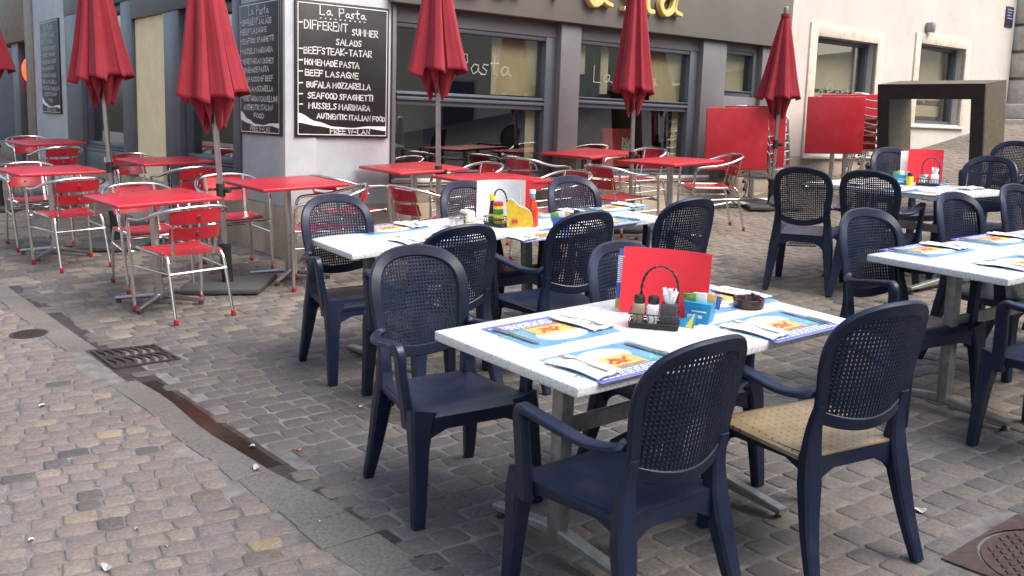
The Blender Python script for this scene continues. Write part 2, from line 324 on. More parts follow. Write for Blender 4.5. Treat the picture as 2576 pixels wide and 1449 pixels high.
def stones(side,angle,pitch,lmin,lmax,name,m,hgt=0):
    mb=MB(); mb2=MB(); c,s=math.cos(angle),math.sin(angle); k=0
    q=-26.0
    while q<26:
        wd=pitch*rnd.uniform(.9,1.1); p=-26+rnd.random()*.1; wob=rnd.uniform(-.004,.004)
        while p<26:
            ln=rnd.uniform(lmin,lmax); u0,v0=c*(p+ln/2)-s*(q+wd/2),s*(p+ln/2)+c*(q+wd/2)
            if inview(u0,v0) and side_ok(u0,v0,side) and wall_ok(u0,v0) and not any(inpoly(u0,v0,E) for E in EXCL) and math.hypot(u0-RC[0],v0-RC[1])>RCr+.03:
                far=v0>11
                j=rnd.uniform(.002,.005); x0,x1,y0,y1=p+j,p+ln-j,q+j,q+wd-j
                cr=rnd.uniform(.007,.020); dz=rnd.uniform(-.0025,.0025)+hgt; tx,ty=rnd.uniform(-.02,.02),rnd.uniform(-.02,.02); jj=lambda: rnd.uniform(-.004,.004)
                def ring(e,z,cr):
                    a0,a1,b0,b1=x0+e,x1-e,y0+e,y1-e; out=[]
                    for x,y in ((a0+cr,b0),(a1-cr,b0),(a1,b0+cr),(a1,b1-cr),(a1-cr,b1),(a0+cr,b1),(a0,b1-cr),(a0,b0+cr)):
                        out.append((x,y,z))
                    return out
                def put(x,y,z,jit): 
                    x+=jit[0]; y+=jit[1]+wob+.010*math.sin(p*.9+q)
                    u,v=c*x-s*y,s*x+c*y; return Wg(u,v,z+dz+tx*(x-(x0+x1)/2)+ty*(y-(y0+y1)/2))
                J=[(jj(),jj()) for _ in range(8)]
                r0=[put(*a,J[i]) for i,a in enumerate(ring(0,-.014,cr*.9))]; r1=[put(*a,J[i]) for i,a in enumerate(ring(.0015,-.0035,cr))]; r2=[put(*a,J[i]) for i,a in enumerate(ring(.009,.0,cr*.8))]
                ce=put((x0+x1)/2,(y0+y1)/2,.0012,(0,0))
                vs=r0+r1+r2+[ce]; fs=[]
                for a in (0,8):
                    for i in range(8): fs.append((a+i,a+(i+1)%8,a+8+(i+1)%8,a+8+i))
                fs+=[(16+i,16+(i+1)%8,24) for i in range(8)]
                t_=min(1,max(0,(v0-4.8+.4*u0)/5.5)) if side>0 else 0  # share of light-tinted stones grows towards the bright alley
                (mb2 if rnd.random()<t_ else mb).add(vs,fs); k+=1
            p+=ln
        q+=wd
    o=mb.obj(name,m,smooth=True,ang=60); tag(o,kind='structure')
    if mb2.v: tag(mb2.obj('lit_alley_paving',M_['settlit'],smooth=True,ang=60),kind='structure')
    return o
stones(1,R(35),.122,.105,.165,'terrace_paving',M_['settgrey'],-.002)
stones(-1,R(26),.104,.095,.14,'street_paving',M_['settpink'],-.002)
# gutter: smooth slabs and the wet trench beside them
mb=MB(); al=-3.2
while al<5.5:
    ln=rnd.uniform(.16,.42); dz=rnd.uniform(-.002,.002)
    if not (-.95<al+ln*.5<-.12):
        P=[]
        for (a,c_) in ((al+.0025,-TR-STRIP+rnd.uniform(-.012,.02)),(al+ln-.0025,-TR-STRIP+rnd.uniform(-.012,.02)),(al+ln-.0025,-trench_w(al+ln) if al>-.2 else -.06),(al+.0025,-trench_w(al) if al>-.2 else -.06)): P.append(gut_uv(a,c_))
        top=[Wg(u,v,-.002+dz) for u,v in P]; bot=[Wg(u,v,-.03) for u,v in P]; cx=sum((Vector(t) for t in top),Vector())/4
        ins=[t+(cx-t)*.025 for t in top]; low=[t-N*.003 for t in top]
        mb.add(bot+low+ins,[(i,(i+1)%4,4+(i+1)%4,4+i) for i in range(4)]+[(4+i,4+(i+1)%4,8+(i+1)%4,8+i) for i in range(4)]+[(8,9,10,11)])
    al+=ln
tag(mb.obj('gutter_kerb',M_['slab'],smooth=False),kind='structure')
mb=MB(); NS=60
vs=[]; fs=[]
for i in range(NS+1):
    a=-3.2+i*(8.7/NS)
    for c_ in (.03,-.02,-.07,-.13): 
        u,v=gut_uv(a,c_); vs.append(Wg(u,v,-.0054 if abs(c_+.02)>.06 or c_>0 else -.0056))
for i in range(NS):
    for j in range(3): k=i*4+j; fs.append((k,k+1,k+5,k+4))
mb.add(vs,fs); tag(mb.obj('gutter_bed',M_['mud']),kind='structure')
mb=MB(); P=[]
for i in range(25):
    a=-.02+i/24*1.55; P.append(gut_uv(a,.004+.004*math.sin(a*17)))
for i in range(25):
    a=1.53-i/24*1.55; P.append(gut_uv(a,-trench_w(a)+.004*math.sin(a*11)))
mb.add([Wg(u,v,-.0042) for u,v in P],[tuple(range(len(P)))]); tag(mb.obj('puddle_water',M_['water']),kind='structure')
# ------------------------------------------------------------------ stroke lettering
SF={'A':[[(0,0),(.45,1),(.9,0)],[(.18,.38),(.74,.38)]],'B':[[(0,0),(0,1),(.6,.95),(.62,.6),(0,.52)],[(0,.52),(.7,.45),(.68,.05),(0,0)]],'C':[[(.7,.85),(.4,1),(.05,.7),(.05,.3),(.4,0),(.72,.15)]],
'D':[[(0,0),(0,1),(.5,.92),(.75,.5),(.5,.05),(0,0)]],'E':[[(.65,1),(0,1),(0,0),(.68,0)],[(0,.52),(.55,.52)]],'F':[[(.7,1),(0,1),(0,0)],[(0,.52),(.55,.52)]],'G':[[(.7,.85),(.4,1),(.05,.7),(.05,.3),(.4,0),(.72,.15),(.72,.48),(.42,.48)]],
'H':[[(0,0),(0,1)],[(.68,0),(.68,1)],[(0,.5),(.68,.5)]],'I':[[(.1,0),(.1,1)]],'K':[[(0,0),(0,1)],[(.65,1),(0,.45),(.7,0)]],'L':[[(0,1),(0,0),(.6,0)]],'M':[[(0,0),(.05,1),(.42,.4),(.8,1),(.85,0)]],'N':[[(0,0),(0,1),(.65,0),(.65,1)]],
'O':[[(.38,1),(.05,.7),(.05,.3),(.38,0),(.72,.3),(.72,.7),(.38,1)]],'P':[[(0,0),(0,1),(.6,.95),(.62,.55),(0,.45)]],'R':[[(0,0),(0,1),(.6,.95),(.62,.58),(0,.5),(.7,0)]],'S':[[(.65,.88),(.35,1),(.05,.78),(.3,.52),(.62,.3),(.4,0),(0,.1)]],
'T':[[(0,1),(.75,1)],[(.37,1),(.37,0)]],'U':[[(0,1),(.02,.25),(.33,0),(.65,.25),(.67,1)]],'V':[[(0,1),(.35,0),(.7,1)]],'W':[[(0,1),(.22,0),(.45,.7),(.68,0),(.9,1)]],'Z':[[(0,1),(.62,1),(0,0),(.65,0)]],'-':[[(0,.45),(.5,.47)]],
'a':[[(.55,.45),(.25,.5),(.04,.25),(.2,0),(.45,.12),(.56,.46),(.55,.12),(.8,.02)]],'s':[[(.5,.5),(.2,.52),(.12,.36),(.42,.2),(.34,0),(.02,0)]],'t':[[(.25,.95),(.22,.1),(.45,0)],[(0,.6),(.55,.62)]],'l':[[(0,1),(0,0)]],'p':[[(0,.5),(0,-.35)],[(0,.45),(.4,.45),(.4,.05),(0,.05)]],
'i':[[(.05,.5),(.05,0)]],'e':[[(.05,.25),(.5,.28),(.4,.5),(.1,.45),(.05,.1),(.45,.02)]],'n':[[(0,0),(0,.5)],[(0,.35),(.3,.5),(.4,0)]],'r':[[(0,0),(0,.5)],[(0,.35),(.3,.5)]],'o':[[(.2,.5),(0,.25),(.2,0),(.42,.25),(.2,.5)]]}
SW={'I':.3,'M':1.05,'W':1.1,'A':1.02,'-':.68,'i':.25,'l':.2,'t':.62}
def strokes(text,h,cond=1.0,jit=0,gap=.17):
    x=0; out=[]
    for ch in text:
        if ch==' ': x+=.42*cond*h; continue
        jh=h*(1+rnd.uniform(-jit,jit)); jy=rnd.uniform(-jit,jit)*h*.35
        for pl in SF[ch]:
            out.append([(x+a*cond*jh+rnd.uniform(-jit,jit)*h*.1,b*jh+jy) for a,b in pl])
        x+=(SW.get(ch,.76 if ch.isupper() else .62)+gap)*cond*h
    return out,x
def ribbon(mb,pl,w,y,M=None,mi=0,thick=.0015):
    """flat chalk stroke in the local xz plane, facing -y"""
    P=[Vector((a,b)) for a,b in pl]
    n=len(P); L_,R_=[],[]
    for i in range(n):
        t=P[min(i+1,n-1)]-P[max(i-1,0)]
        if t.length<1e-6: t=Vector((1,0))
        t.normalize(); q=Vector((-t.y,t.x))*w/2*rnd.uniform(.8,1.15); e=t*w*.4*(-1 if i==0 else 1 if i==n-1 else 0)
        L_.append(P[i]+q+e); R_.append(P[i]-q+e)
    fr=[(p.x,y,p.y) for p in L_]+[(p.x,y,p.y) for p in R_]
    mb.add(fr,[(i,i+1,n+i+1,n+i) for i in range(n-1)],mi,M)
def write(mb,text,x,z,h,w,y=0,cond=1.,jit=.07,slope=0,width=None,shear=0,gap=.17):
    st,wd=strokes(text,h,cond,jit,gap)
    k=width/wd if width else 1
    for pl in st: ribbon(mb,[(x+a*k+shear*b,z+b+slope*a*k) for a,b in pl],w,y)
def soft(pl,n=5): 
    return [(p.x,p.y) for p in crom([Vector((a,b)) for a,b in pl],n)]
# ------------------------------------------------------------------ buildings
def building_right():
    b=thing('restaurant_building','restaurant front with taupe fascia, blue-grey window frames and white corner pillar','building',Matrix.Identity(4))
    F=lambda s0,s1,z0,z1,d0,d1,name,m,r=.004,par=None: MB().ex(s0,s1,-d1,-d0,z0,z1,0,MF(0,0),r).obj(name,m,par or b)
    # d = proud of the wall plane
    F(0.0,1.085,.86,4.6,-.32,0,'pillar_wall',M_['wallw'],.012)
    F(-.0,7.1,-.4,.862,-.40,.008,'plinth',M_['plinth'],.01)
    F(1.087,7.1,.862,1.055,-.40,.004,'under_sill_wall',M_['plinth'],.006)
    F(1.04,7.10,2.70,4.6,-.3,.10,'fascia',M_['fascia'],.006)
    F(0.0,7.1,4.602,7.6,-.3,0,'upper_wall',M_['wallwarm'],.01)
    F(1.087,1.125,1.057,2.698,-.2,.02,'corner_trim',M_['post'])
    F(3.175,3.462,1.057,2.698,-.30,.035,'post',M_['post']); F(5.468,5.905,1.057,2.698,-.30,.035,'post',M_['post']); F(6.62,7.10,1.057,2.698,-.3,.035,'post',M_['post'])
    F(1.09,5.70,1.057,1.092,-.16,.05,'window_sill',M_['sill'],.004)
    F(1.09,5.70,1.03,1.048,-.16,.03,'window_sill',M_['sill'],.003)
    for s0,s1,top,tr0,tr1,zb in ((1.127,3.173,2.53,1.79,1.915,1.095),(3.464,5.466,2.54,1.84,1.95,1.095),(5.907,6.618,2.60,None,None,2.06)):
        F(s0,s1,top+.012,2.698,-.20,-.035,'shutter_box',M_['post'])
        m=MB(); fx=lambda a,c,z0,z1,d1=-.05: m.ex(a,c,-d1,.19,z0,z1,0,MF(0,0),.003)
        jl=.05; jr=.14 if s0<5 else .08
        fx(s0,s0+jl,zb,top+.01); fx(s1-jr,s1,zb,top+.01,-.04); fx(s0+jl,s1-jr,top-.03,top+.01); fx(s0+jl,s1-jr,zb,zb+.07)
        if tr0:
            fx(s0+jl,s1-jr,tr0,tr1,-.06); m.ex(s0+jl,s1-jr,.035,.058,tr0+.045,tr0+.075,0,MF(0,0),.003); m.ex(s0+jl,s1-jr,.035,.058,tr0+.095,tr0+.11,0,MF(0,0),.003)
        m.ex(s0+jl,s1-jr,.03,.049,zb+.055,zb+.068,0,MF(0,0),.002)
        w_=m.obj('window',M_['frame'],b)
        MB().ex(s0+jl-.01,s1-jr+.01,.105,.111,zb+.05,top-.01,0,MF(0,0)).obj('pane',M_['glass'],w_)
    F(5.907,6.618,1.057,2.058,-.2,-.02,'wall_panel',M_['post'])
    # dim dining room behind the glass
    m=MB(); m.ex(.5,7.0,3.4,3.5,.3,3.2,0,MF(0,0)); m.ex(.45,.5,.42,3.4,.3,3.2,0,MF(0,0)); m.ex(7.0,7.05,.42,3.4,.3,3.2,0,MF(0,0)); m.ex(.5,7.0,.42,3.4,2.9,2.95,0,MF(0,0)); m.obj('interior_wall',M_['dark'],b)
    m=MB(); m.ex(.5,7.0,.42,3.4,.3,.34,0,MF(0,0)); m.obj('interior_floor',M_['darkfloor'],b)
    F(2.42,3.03,1.93,2.5,-.19,-.18,'blind',M_['blind']); F(2.90,3.03,1.17,1.79,-.19,-.18,'blind',M_['blind']); F(4.80,5.33,1.95,2.51,-.19,-.18,'blind',M_['blind']); F(3.52,3.74,2.2,2.51,-.19,-.18,'blind',M_['blind']); F(3.98,4.10,2.0,2.51,-.19,-.18,'blind',M_['blind']); F(5.22,5.33,1.17,1.84,-.19,-.18,'blind',M_['blind']); F(5.96,6.54,2.13,2.57,-.19,-.18,'blind',M_['blind'])
    m=MB(); m.ex(4.45,4.95,.56,.60,1.17,1.62,0,MF(0,0)); m.obj('poster',M_['redprint'],b)
    m=MB()
    for k in range(5): ribbon(m,soft([(4.74+rnd.uniform(0,.18),1.28+rnd.uniform(0,.24)) for _ in range(4)],3),.02,.548,MF(0,0))
    m.obj('poster_drawing',M_['paper'],b)
    m=MB(); m.box((1.32,1.4,2.33),(.08,.08,.12),0,MF(0,0),.03); m.obj('lamp_shade',M_['lamp'],b)
    m=MB(); m.ex(3.5,4.3,.9,1.2,1.98,2.02,0,MF(0,0)); m.obj('counter',M_['sill'],b)
    # window lettering
    for wd_,x_,h_ in (('La',1.42,.21),('Pasta',1.93,.19),('La',3.80,.18),('Pasta',4.22,.17)):
        m=MB(); write(m,wd_,x_,2.12,h_,.011,.098,jit=.02,gap=.06); m.v=[tuple(MF(0,0)@Vector(p)) for p in m.v]; m.obj('window_lettering',M_['dimletter'],b)
    # raised yellow letters on the fascia
    h=.40
    for ch,x in (('L',1.75),('a',2.15),('P',2.98),('a',3.40),('s',3.93),('t',4.22),('a',4.52)):
        m=MB()
        for pl in SF[ch]:
            P=soft([(x+a*h*1.15,2.905+bb*h*(1.0 if ch in 'LPt' else 1.0)) for a,bb in pl],5)
            m.sweep([(p[0],-.145,p[1]) for p in P],.08,[.04,.062,.07,.062,.042],(0,1,0),ch=.16)
        m.v=[tuple(MF(0,0)@Vector(p)) for p in m.v]; m.obj('sign_letter',M_['yelsign'],b)
    return b
building_right()
def chalkboard(name,label,MM,w_,h_,lines,big):
    t=thing(name,label,'menu board',MM)
    MB().box((w_/2,0,h_/2),(w_,.025,h_),0,None,.004).obj('panel',M_['board'],t)
    m=MB(); e=.022; y=-.0137; q=.006
    for x0,x1,z0,z1 in ((e,w_-e,e,e+q),(e,w_-e,h_-e-q,h_-e),(e,e+q,e+q,h_-e-q),(w_-e-q,w_-e,e+q,h_-e-q)): m.add([(x0,y,z0),(x1,y,z0),(x1,y,z1),(x0,y,z1)],[(0,1,2,3)])
    m.obj('border_line',M_['paint_w'],t)
    m=MB(); n=30; up=lerp_curve([(0,.178),(.2,.118),(.4,.082),(.6,.076),(.8,.092),(1,.094)]); lo=lerp_curve([(0,.108),(.2,.086),(.4,.068),(.6,.068),(.8,.074),(1,.058)])
    vs=[(e+q+(w_-2*e-2*q)*i/n,y,h_*up(i/n)) for i in range(n+1)]+[(e+q+(w_-2*e-2*q)*i/n,y,h_*lo(i/n)) for i in range(n+1)]
    m.add(vs,[(i,i+1,n+2+i,n+1+i) for i in range(n)]); m.obj('swoosh',M_['paint_w'],t)
    m=MB(); hs=.058 if big else .058
    write(m,'La',w_*.25,h_*.905,h_*.062,.011,y-.0012,jit=.03,gap=.1); write(m,'Pasta',w_*.45,h_*.898,h_*.062,.011,y-.0012,jit=.03,gap=.1)
    for k in range(10):
        x=w_*(.25+.052*k); ribbon(m,[(x,h_*.878),(x+.009,h_*.878)],.010,y-.0012)
    m.obj('title',M_['chalk'],t)
    for txt,x,z,h,wd in lines:
        m=MB()
        if txt[0]=='-': ribbon(m,[(w_*.035,h_*(z+h*.5)),(w_*.07,h_*(z+h*.53))],.011,y-.0012); txt=txt[1:]
        write(m,txt,w_*x,h_*z,h_*h*.74,.0105,y-.0012,cond=.9,jit=.08,slope=rnd.uniform(-.02,.012),width=w_*wd)
        m.obj('chalk_line',M_['chalk'],t)
    return t
def lerp_curve(pts):
    def f(t):
        for (a,b),(c,d_) in zip(pts,pts[1:]):
            if t<=c: 
                x=(t-a)/(c-a); x=x*x*(3-2*x); return b+(d_-b)*x
        return pts[-1][1]
    return f
chalkboard('menu_board','widest black chalk menu board, DIFFERENT SUMMER SALADS at its top',MF(.085,1.47,.016),.955,1.17,[
 ('-DIFFERENT',.09,.795,.08,.46),('SUMMER',.59,.775,.062,.29),('SALADS',.42,.695,.058,.28),('-BEEFSTEAK-TATAR',.085,.615,.062,.73),('-HOMEMADE PASTA',.095,.535,.056,.58),('-BEEF LASAGNE',.10,.455,.056,.57),
 ('-BUFALA MOZZARELLA',.115,.37,.056,.69),('-SEAFOOD SPAGHETTI',.125,.29,.056,.71),('-MUSSELS MARINARA',.135,.215,.055,.67),('AUTHENTIC ITALIAN FOOD',.22,.142,.05,.75),('FREE W-LAN',.36,.030,.05,.44)],True)
LL=[('-DIFFERENT SALADS',.08,.83,.052,.74),('-BEEF LASAGNE',.08,.76,.05,.63),('-SEAFOOD SPAGHETTI',.08,.69,.05,.8),('-MUSSELS MARINARA',.09,.615,.05,.76),('-VEGETARIAN DISHES',.09,.54,.05,.78),('-HOMEMADE PASTA',.09,.47,.05,.66),('-CARPACCIO OF BEEF',.09,.40,.05,.76),
 ('-BUFALA MOZZARELLA',.10,.33,.05,.75),('-VEGETARIAN CANNELLONI',.09,.26,.05,.86),('AUTHENTIC ITALIAN',.11,.19,.05,.74),('FOOD',.37,.13,.045,.26),('FREE W-LAN',.28,.030,.05,.5)]
chalkboard('menu_board','narrow-looking black chalk menu board on the side face of white corner pillar',ML(.965,1.47,.016),.93,1.18,LL,False)
chalkboard('menu_board','chalk menu board on the far grey pillar between shop doorway and window',ML(9.35,1.56,.016),1.22,1.40,LL,False)
def building_left():
    b=thing('shop_building','shop front on the side street, blue-grey frames, yellow niche, far white pillar','building',Matrix.Identity(4))
    # x measured from the corner along the left facade (t); local x of ML runs left to right => x=-t
    F=lambda t0,t1,z0,z1,d0,d1,name,m,r=.004: MB().ex(-t1,-t0,-d1,-d0,z0,z1,0,ML(0,0),r).obj(name,m,b)
    F(.0+.003,.998,.86,4.6,-.3,.0,'pillar_wall',M_['wallw'],.012)
    F(.003,9.9,-.5,.858,-.4,.006,'plinth',M_['plinth'],.01)
    F(1.0,4.42,2.72,4.6,-.25,.03,'fascia',M_['frame']); F(4.42,7.75,2.95,4.6,-.25,.03,'fascia',M_['frame'])
    F(.003,7.75,4.602,7.6,-.3,0,'upper_wall',M_['wallwarm'],.01)
    F(1.0,1.17,.86,2.718,-.25,.02,'post',M_['frame']); F(2.72,3.22,.86,2.718,-.25,.02,'post',M_['frame']); F(4.42,4.88,.86,2.948,-.25,.02,'post',M_['frame']); F(6.85,7.72,.86,2.948,-.25,.03,'post',M_['frame'])
    F(1.17,2.72,.86,1.08,-.25,.0,'window_base',M_['frame']); F(4.88,6.85,.86,1.08,-.25,.0,'window_base',M_['frame'])
    for t0,t1,top in ((1.17,2.72,2.718),(4.88,6.85,2.948)):
        m=MB()
        for k,(z0,z1,dd) in enumerate(((1.08,1.13,.01),(1.135,1.16,-.01),(1.165,1.22,-.03))): m.ex(-t1,-t0,-dd,.2,z0,z1,0,ML(0,0),.003)
        m.ex(-t1,-t1+.09,.04,.2,1.22,top-.1,0,ML(0,0),.003); m.ex(-t0-.06,-t0,.04,.2,1.22,top-.1,0,ML(0,0),.003); m.ex(-t1,-t0,.04,.2,top-.1,top-.002,0,ML(0,0),.003); m.ex(-t1,-t0,.03,.2,2.42,2.48,0,ML(0,0),.003)
        w_=m.obj('window',M_['frame'],b); MB().ex(-t1+.05,-t0-.04,.1,.106,1.2,top-.05,0,ML(0,0)).obj('pane',M_['glass'],w_)
    F(1.2,2.7,1.0,1.21,-.6,-.3,'display_shelf',M_['wood']); F(4.9,6.8,1.0,1.19,-.7,-.3,'display_shelf',M_['wood'])
    # yellow entrance niche
    m=MB(); m.ex(-4.415,-3.225,.02,.09,.861,2.715,0,ML(0,0)); m.obj('niche_wall',M_['yellowwall'],b)
    m=MB(); m.ex(-3.26,-3.224,-.012,.018,.862,2.714,0,ML(0,0)); m.obj('niche_jamb',M_['yellowwall'],b)
    # step along the shop
    F(3.0,7.8,.40,.72,.02,.30,'step',M_['sill'],.01)
    F(7.78,9.95,.6,5.0,-.3,.0,'pillar_wall',M_['wallw'],.012)
    F(9.98,10.55,.5,3.6,-.3,.02,'door_post',M_['wood']); F(10.55,13.6,2.75,4.6,-.3,.02,'door_lintel',M_['wood'])
    F(10.6,10.68,.5,2.75,-.35,-.25,'door',M_['redprint']); F(11.5,12.05,.5,2.75,-.3,-.05,'post',M_['frame']); F(12.05,13.6,.5,1.0,-.3,-.05,'counter',M_['wood']); F(12.05,26,.4,4.6,-.6,-.45,'side_wall',M_['frame']); F(10.55,10.62,.5,2.75,-.3,-.02,'door_jamb',M_['redprint'])
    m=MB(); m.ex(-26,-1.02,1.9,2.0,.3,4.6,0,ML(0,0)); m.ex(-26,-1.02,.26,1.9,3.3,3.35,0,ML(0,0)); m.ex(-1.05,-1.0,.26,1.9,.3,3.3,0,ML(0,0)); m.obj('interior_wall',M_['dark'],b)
    F(10.62,11.5,.6,2.75,-.62,-.56,'back_room_wall',mat('amber_wall',(.55,.22,.05),.7,noise=(2,.4)))
    F(1.5,2.6,1.2,2.6,-1.2,-1.15,'interior_panel',M_['blind']); F(5.6,6.6,1.2,2.5,-1.4,-1.35,'interior_panel',M_['wood'])
    m=MB(); m.lathe([(.001,-.07),(.05,-.05),(.07,0),(.05,.05),(.001,.07)],14,0,ML(5.15,2.72,-.5)); m.obj('spot_lamp',M_['lamp'],b)
    return b
building_left()
t=thing('paper_lantern','glowing red paper lantern hanging in the far shop doorway','lantern',ML(10.95,2.27,-.16))
MB().lathe([(.06,-.20),(.12,-.17),(.16,-.08),(.165,0),(.16,.08),(.12,.17),(.06,.20)],20).obj('shade',M_['lantern'],t)
MB().lathe([(.05,.20),(.05,.24),(.012,.25),(.012,.52)],10).obj('hanger',M_['black'],t)
t=thing('notice_sign','yellow-green notice card on a white stand inside shop window','sign',ML(2.28,1.22,-.42))
MB().box((0,0,.24),(.30,.012,.34),0,None,.004).obj('card',mat('lime_card',(.36,.42,.03),.6,noise=(9,.1)),t)
m=MB(); m.tube([(-.17,.01,0),(-.17,.01,.43),(.17,.01,.43),(.17,.01,0)],.008,6); m.obj('stand',M_['paint_w'],t)
m=MB(); [m.add([(-.11,-.0075,.34-.05*k),(.10-.03*(k%2),-.0075,.34-.05*k),(.10-.03*(k%2),-.0075,.35-.05*k),(-.11,-.0075,.35-.05*k)],[(0,1,2,3)]) for k in range(5)]; m.obj('print',M_['greenl'],t)
t=thing('white_cloth','white draped cloth lying on the display shelf in shop window','cloth',ML(5.25,1.19,-.42))
MB().grid(lambda i,j:((i-.5)*.5,(j-.5)*.25,.02+.30*max(0,.6-i)**1.3*(1-abs(j-.5))+.02*math.sin(i*14+j*9)),16,8).obj('drape',M_['paper'],t)
def white_house():
    b=thing('white_house','cream plastered house with stone-framed windows rising up the alley','building',Matrix.Identity(4))
    X0,X1=7.10,13.45; W1=(7.81,9.285,1.355,2.915); W2=(10.47,11.86,1.83,3.01)
    m=MB(); B=lambda s0,s1,z0,z1,d0=-.3,d1=0,mm=m,r=0: mm.ex(s0,s1,-d1,-d0,z0,z1,0,MF(0,0),r)
    B(X0,W1[0],.3,8); B(W1[0],W1[1],W1[3],8); B(W1[0],W1[1],1.0,W1[2]); B(W1[1],W2[0],.3,8); B(W2[0],W2[1],W2[3],8); B(W2[0],W2[1],.8,W2[2]); B(W2[1],X1,.5,8)
    m.obj('wall',M_['wallwarm'],b,smooth=False)
    q=MB(); B(X0+.01,X1,.2,1.33,-.2,.006,q); q.obj('plinth',M_['plinth'],b)
    for (s0,s1,z0,z1),e in ((W1,.17),(W2,.15)):
        q=MB(); B(s0-e,s0,z0-.02,z1+e,-.05,.025,q,.006); B(s1,s1+e,z0-.02,z1+e,-.05,.025,q,.006); B(s0,s1,z1,z1+e,-.05,.025,q,.006); q.obj('window_surround',M_['stone'],b)
        q=MB(); B(s0-e,s1+e,z0-.06,z0-.021,-.15,.05,q,.004); q.obj('window_sill',M_['sill'],b)
        q=MB(); f=.055; B(s0,s0+f,z0-.02,z1,-.24,-.13,q); B(s1-f,s1,z0-.02,z1,-.24,-.13,q); B(s0+f,s1-f,z1-f,z1,-.24,-.13,q); B(s0+f,s1-f,z0-.02,z0+.05,-.24,-.13,q)
        w_=q.obj('window',M_['frame'],b); q=MB(); B(s0+.04,s1-.04,z0,z1-.03,-.19,-.184,q); q.obj('pane',M_['glass'],w_)
    q=MB(); q.ex(7.3,12.9,2.6,2.7,.5,4,0,MF(0,0)); q.ex(7.3,12.9,.35,2.6,3.2,3.25,0,MF(0,0)); q.ex(7.3,12.9,.35,2.6,.9,.95,0,MF(0,0)); q.obj('interior_wall',M_['blind'],b)
    q=MB(); B(7.85,9.24,2.25,2.87,-.32,-.31,q); B(7.85,9.24,2.10,2.20,-.32,-.31,q); B(10.52,11.80,2.2,2.96,-.32,-.31,q); B(10.52,11.80,1.95,2.12,-.32,-.31,q); q.obj('blind',M_['blind'],b)
    q=MB(); q.ex(7.9,9.2,.7,1.0,2.18,2.21,0,MF(0,0)); q.ex(10.5,11.8,.7,1.0,2.3,2.33,0,MF(0,0)); q.ex(10.5,11.8,.6,.9,2.1,2.2,0,MF(0,0)); q.obj('shelf',M_['blind'],b)
    for wd_,x_,h_ in (('La',8.0,.22),('Pasta',8.42,.2)):
        m=MB(); write(m,wd_,x_,2.12,h_,.014,.172,jit=.02,gap=.07); m.v=[tuple(MF(0,0)@Vector(p)) for p in m.v]; m.obj('window_lettering',M_['dimletter'],b)
white_house()
t=thing('street_name_plate','small dark plate high on the cream house wall','sign',MF(13.08,3.46,.004))
MB().box((.13,-.008,.165),(.26,.012,.33),0,None,.003).obj('plate',M_['signblue'],t)
m=MB(); [m.add([(.04,-.0155,.27-.045*k),(.22-.02*(k%3),-.0155,.27-.045*k),(.22-.02*(k%3),-.0155,.285-.045*k),(.04,-.0155,.285-.045*k)],[(0,1,2,3)]) for k in range(4)]; m.obj('lettering',mat('grey_print',(.3,.3,.34),.6),t)
t=thing('wall_lamp','tiny grey wall lamp mounted above the second stone window','lamp',MF(10.62,3.20,.0))
MB().box((0,-.06,.05),(.10,.12,.14),0,None,.02).obj('housing',M_['galv'],t); MB().box((0,-.07,-.03),(.08,.09,.02),0,None,.005).obj('diffuser',M_['jar'],t)
def stone_house():
    b=thing('stone_house','rusticated stone corner of the building at the top of the alley','building',Matrix.Identity(4))
    m=MB()
    for k in range(14): m.box((.0,0,0),(1.9,1.9,.40),0,MF(14.45+.0*(k%2),2.42+k*.44,-.55),.03)
    m.obj('quoin_wall',M_['quoin'],b)
    m=MB()
    for k in range(13): m.box((0,0,0),(1.82,1.82,.05),0,MF(14.45,2.64+k*.44,-.55))
    m.obj('joint_wall',M_['wood'],b)
    MB().box((0,0,0),(2.1,2.1,.25),0,MF(14.45,2.10,-.55),.03).obj('base_moulding',M_['quoin'],b)
    MB().box((0,0,0),(2.3,2.3,.8),0,MF(14.45,1.57,-.55),.03).obj('base',M_['quoin'],b)
stone_house()
def facade_block(name,label,org,dr,length,height,depth,m,nwin,base):
    """plain neighbouring house outside the frame: it shades the lane and shows in the panes"""
    n=Vector((-dr.y,dr.x,0)); M=Matrix((dr,n,Vector((0,0,1)))).transposed().to_4x4(); M.translation=org
    b=thing(name,label,'building',M); MB().ex(0,length,0,depth,base,height).obj('wall',m,b,smooth=False)
    st=length/nwin
    for fl in range(3):
        for i in range(nwin):
            x=(i+.5)*st; z=1.0+fl*3.1; f=MB(); e=.08
            for a,c_,z0,z1 in ((x-.55-e,x-.55,z,z+1.7),(x+.55,x+.55+e,z,z+1.7),(x-.55-e,x+.55+e,z+1.7,z+1.7+e),(x-.55-e,x+.55+e,z-e,z)): f.ex(a,c_,-.04,.02,z0,z1)
            w_=f.obj('window',M_['stone'],b,smooth=False); MB().ex(x-.55,x+.55,-.012,-.006,z,z+1.7).obj('pane',M_['frame'],w_,smooth=False)
p=C0+NF*14.5+D1*30; facade_block('opposite_house','beige house across the lane, seen mirrored in restaurant panes',Vector((p.x,p.y,0)),-D1,34,8.0,5,M_['opp'],11,-.6)
p=C0+NL*9.5-D2*7; facade_block('side_house','grey house across the side street from the shop front',Vector((p.x,p.y,0)),D2,24,8,5,M_['oppg'],8,-1.2)
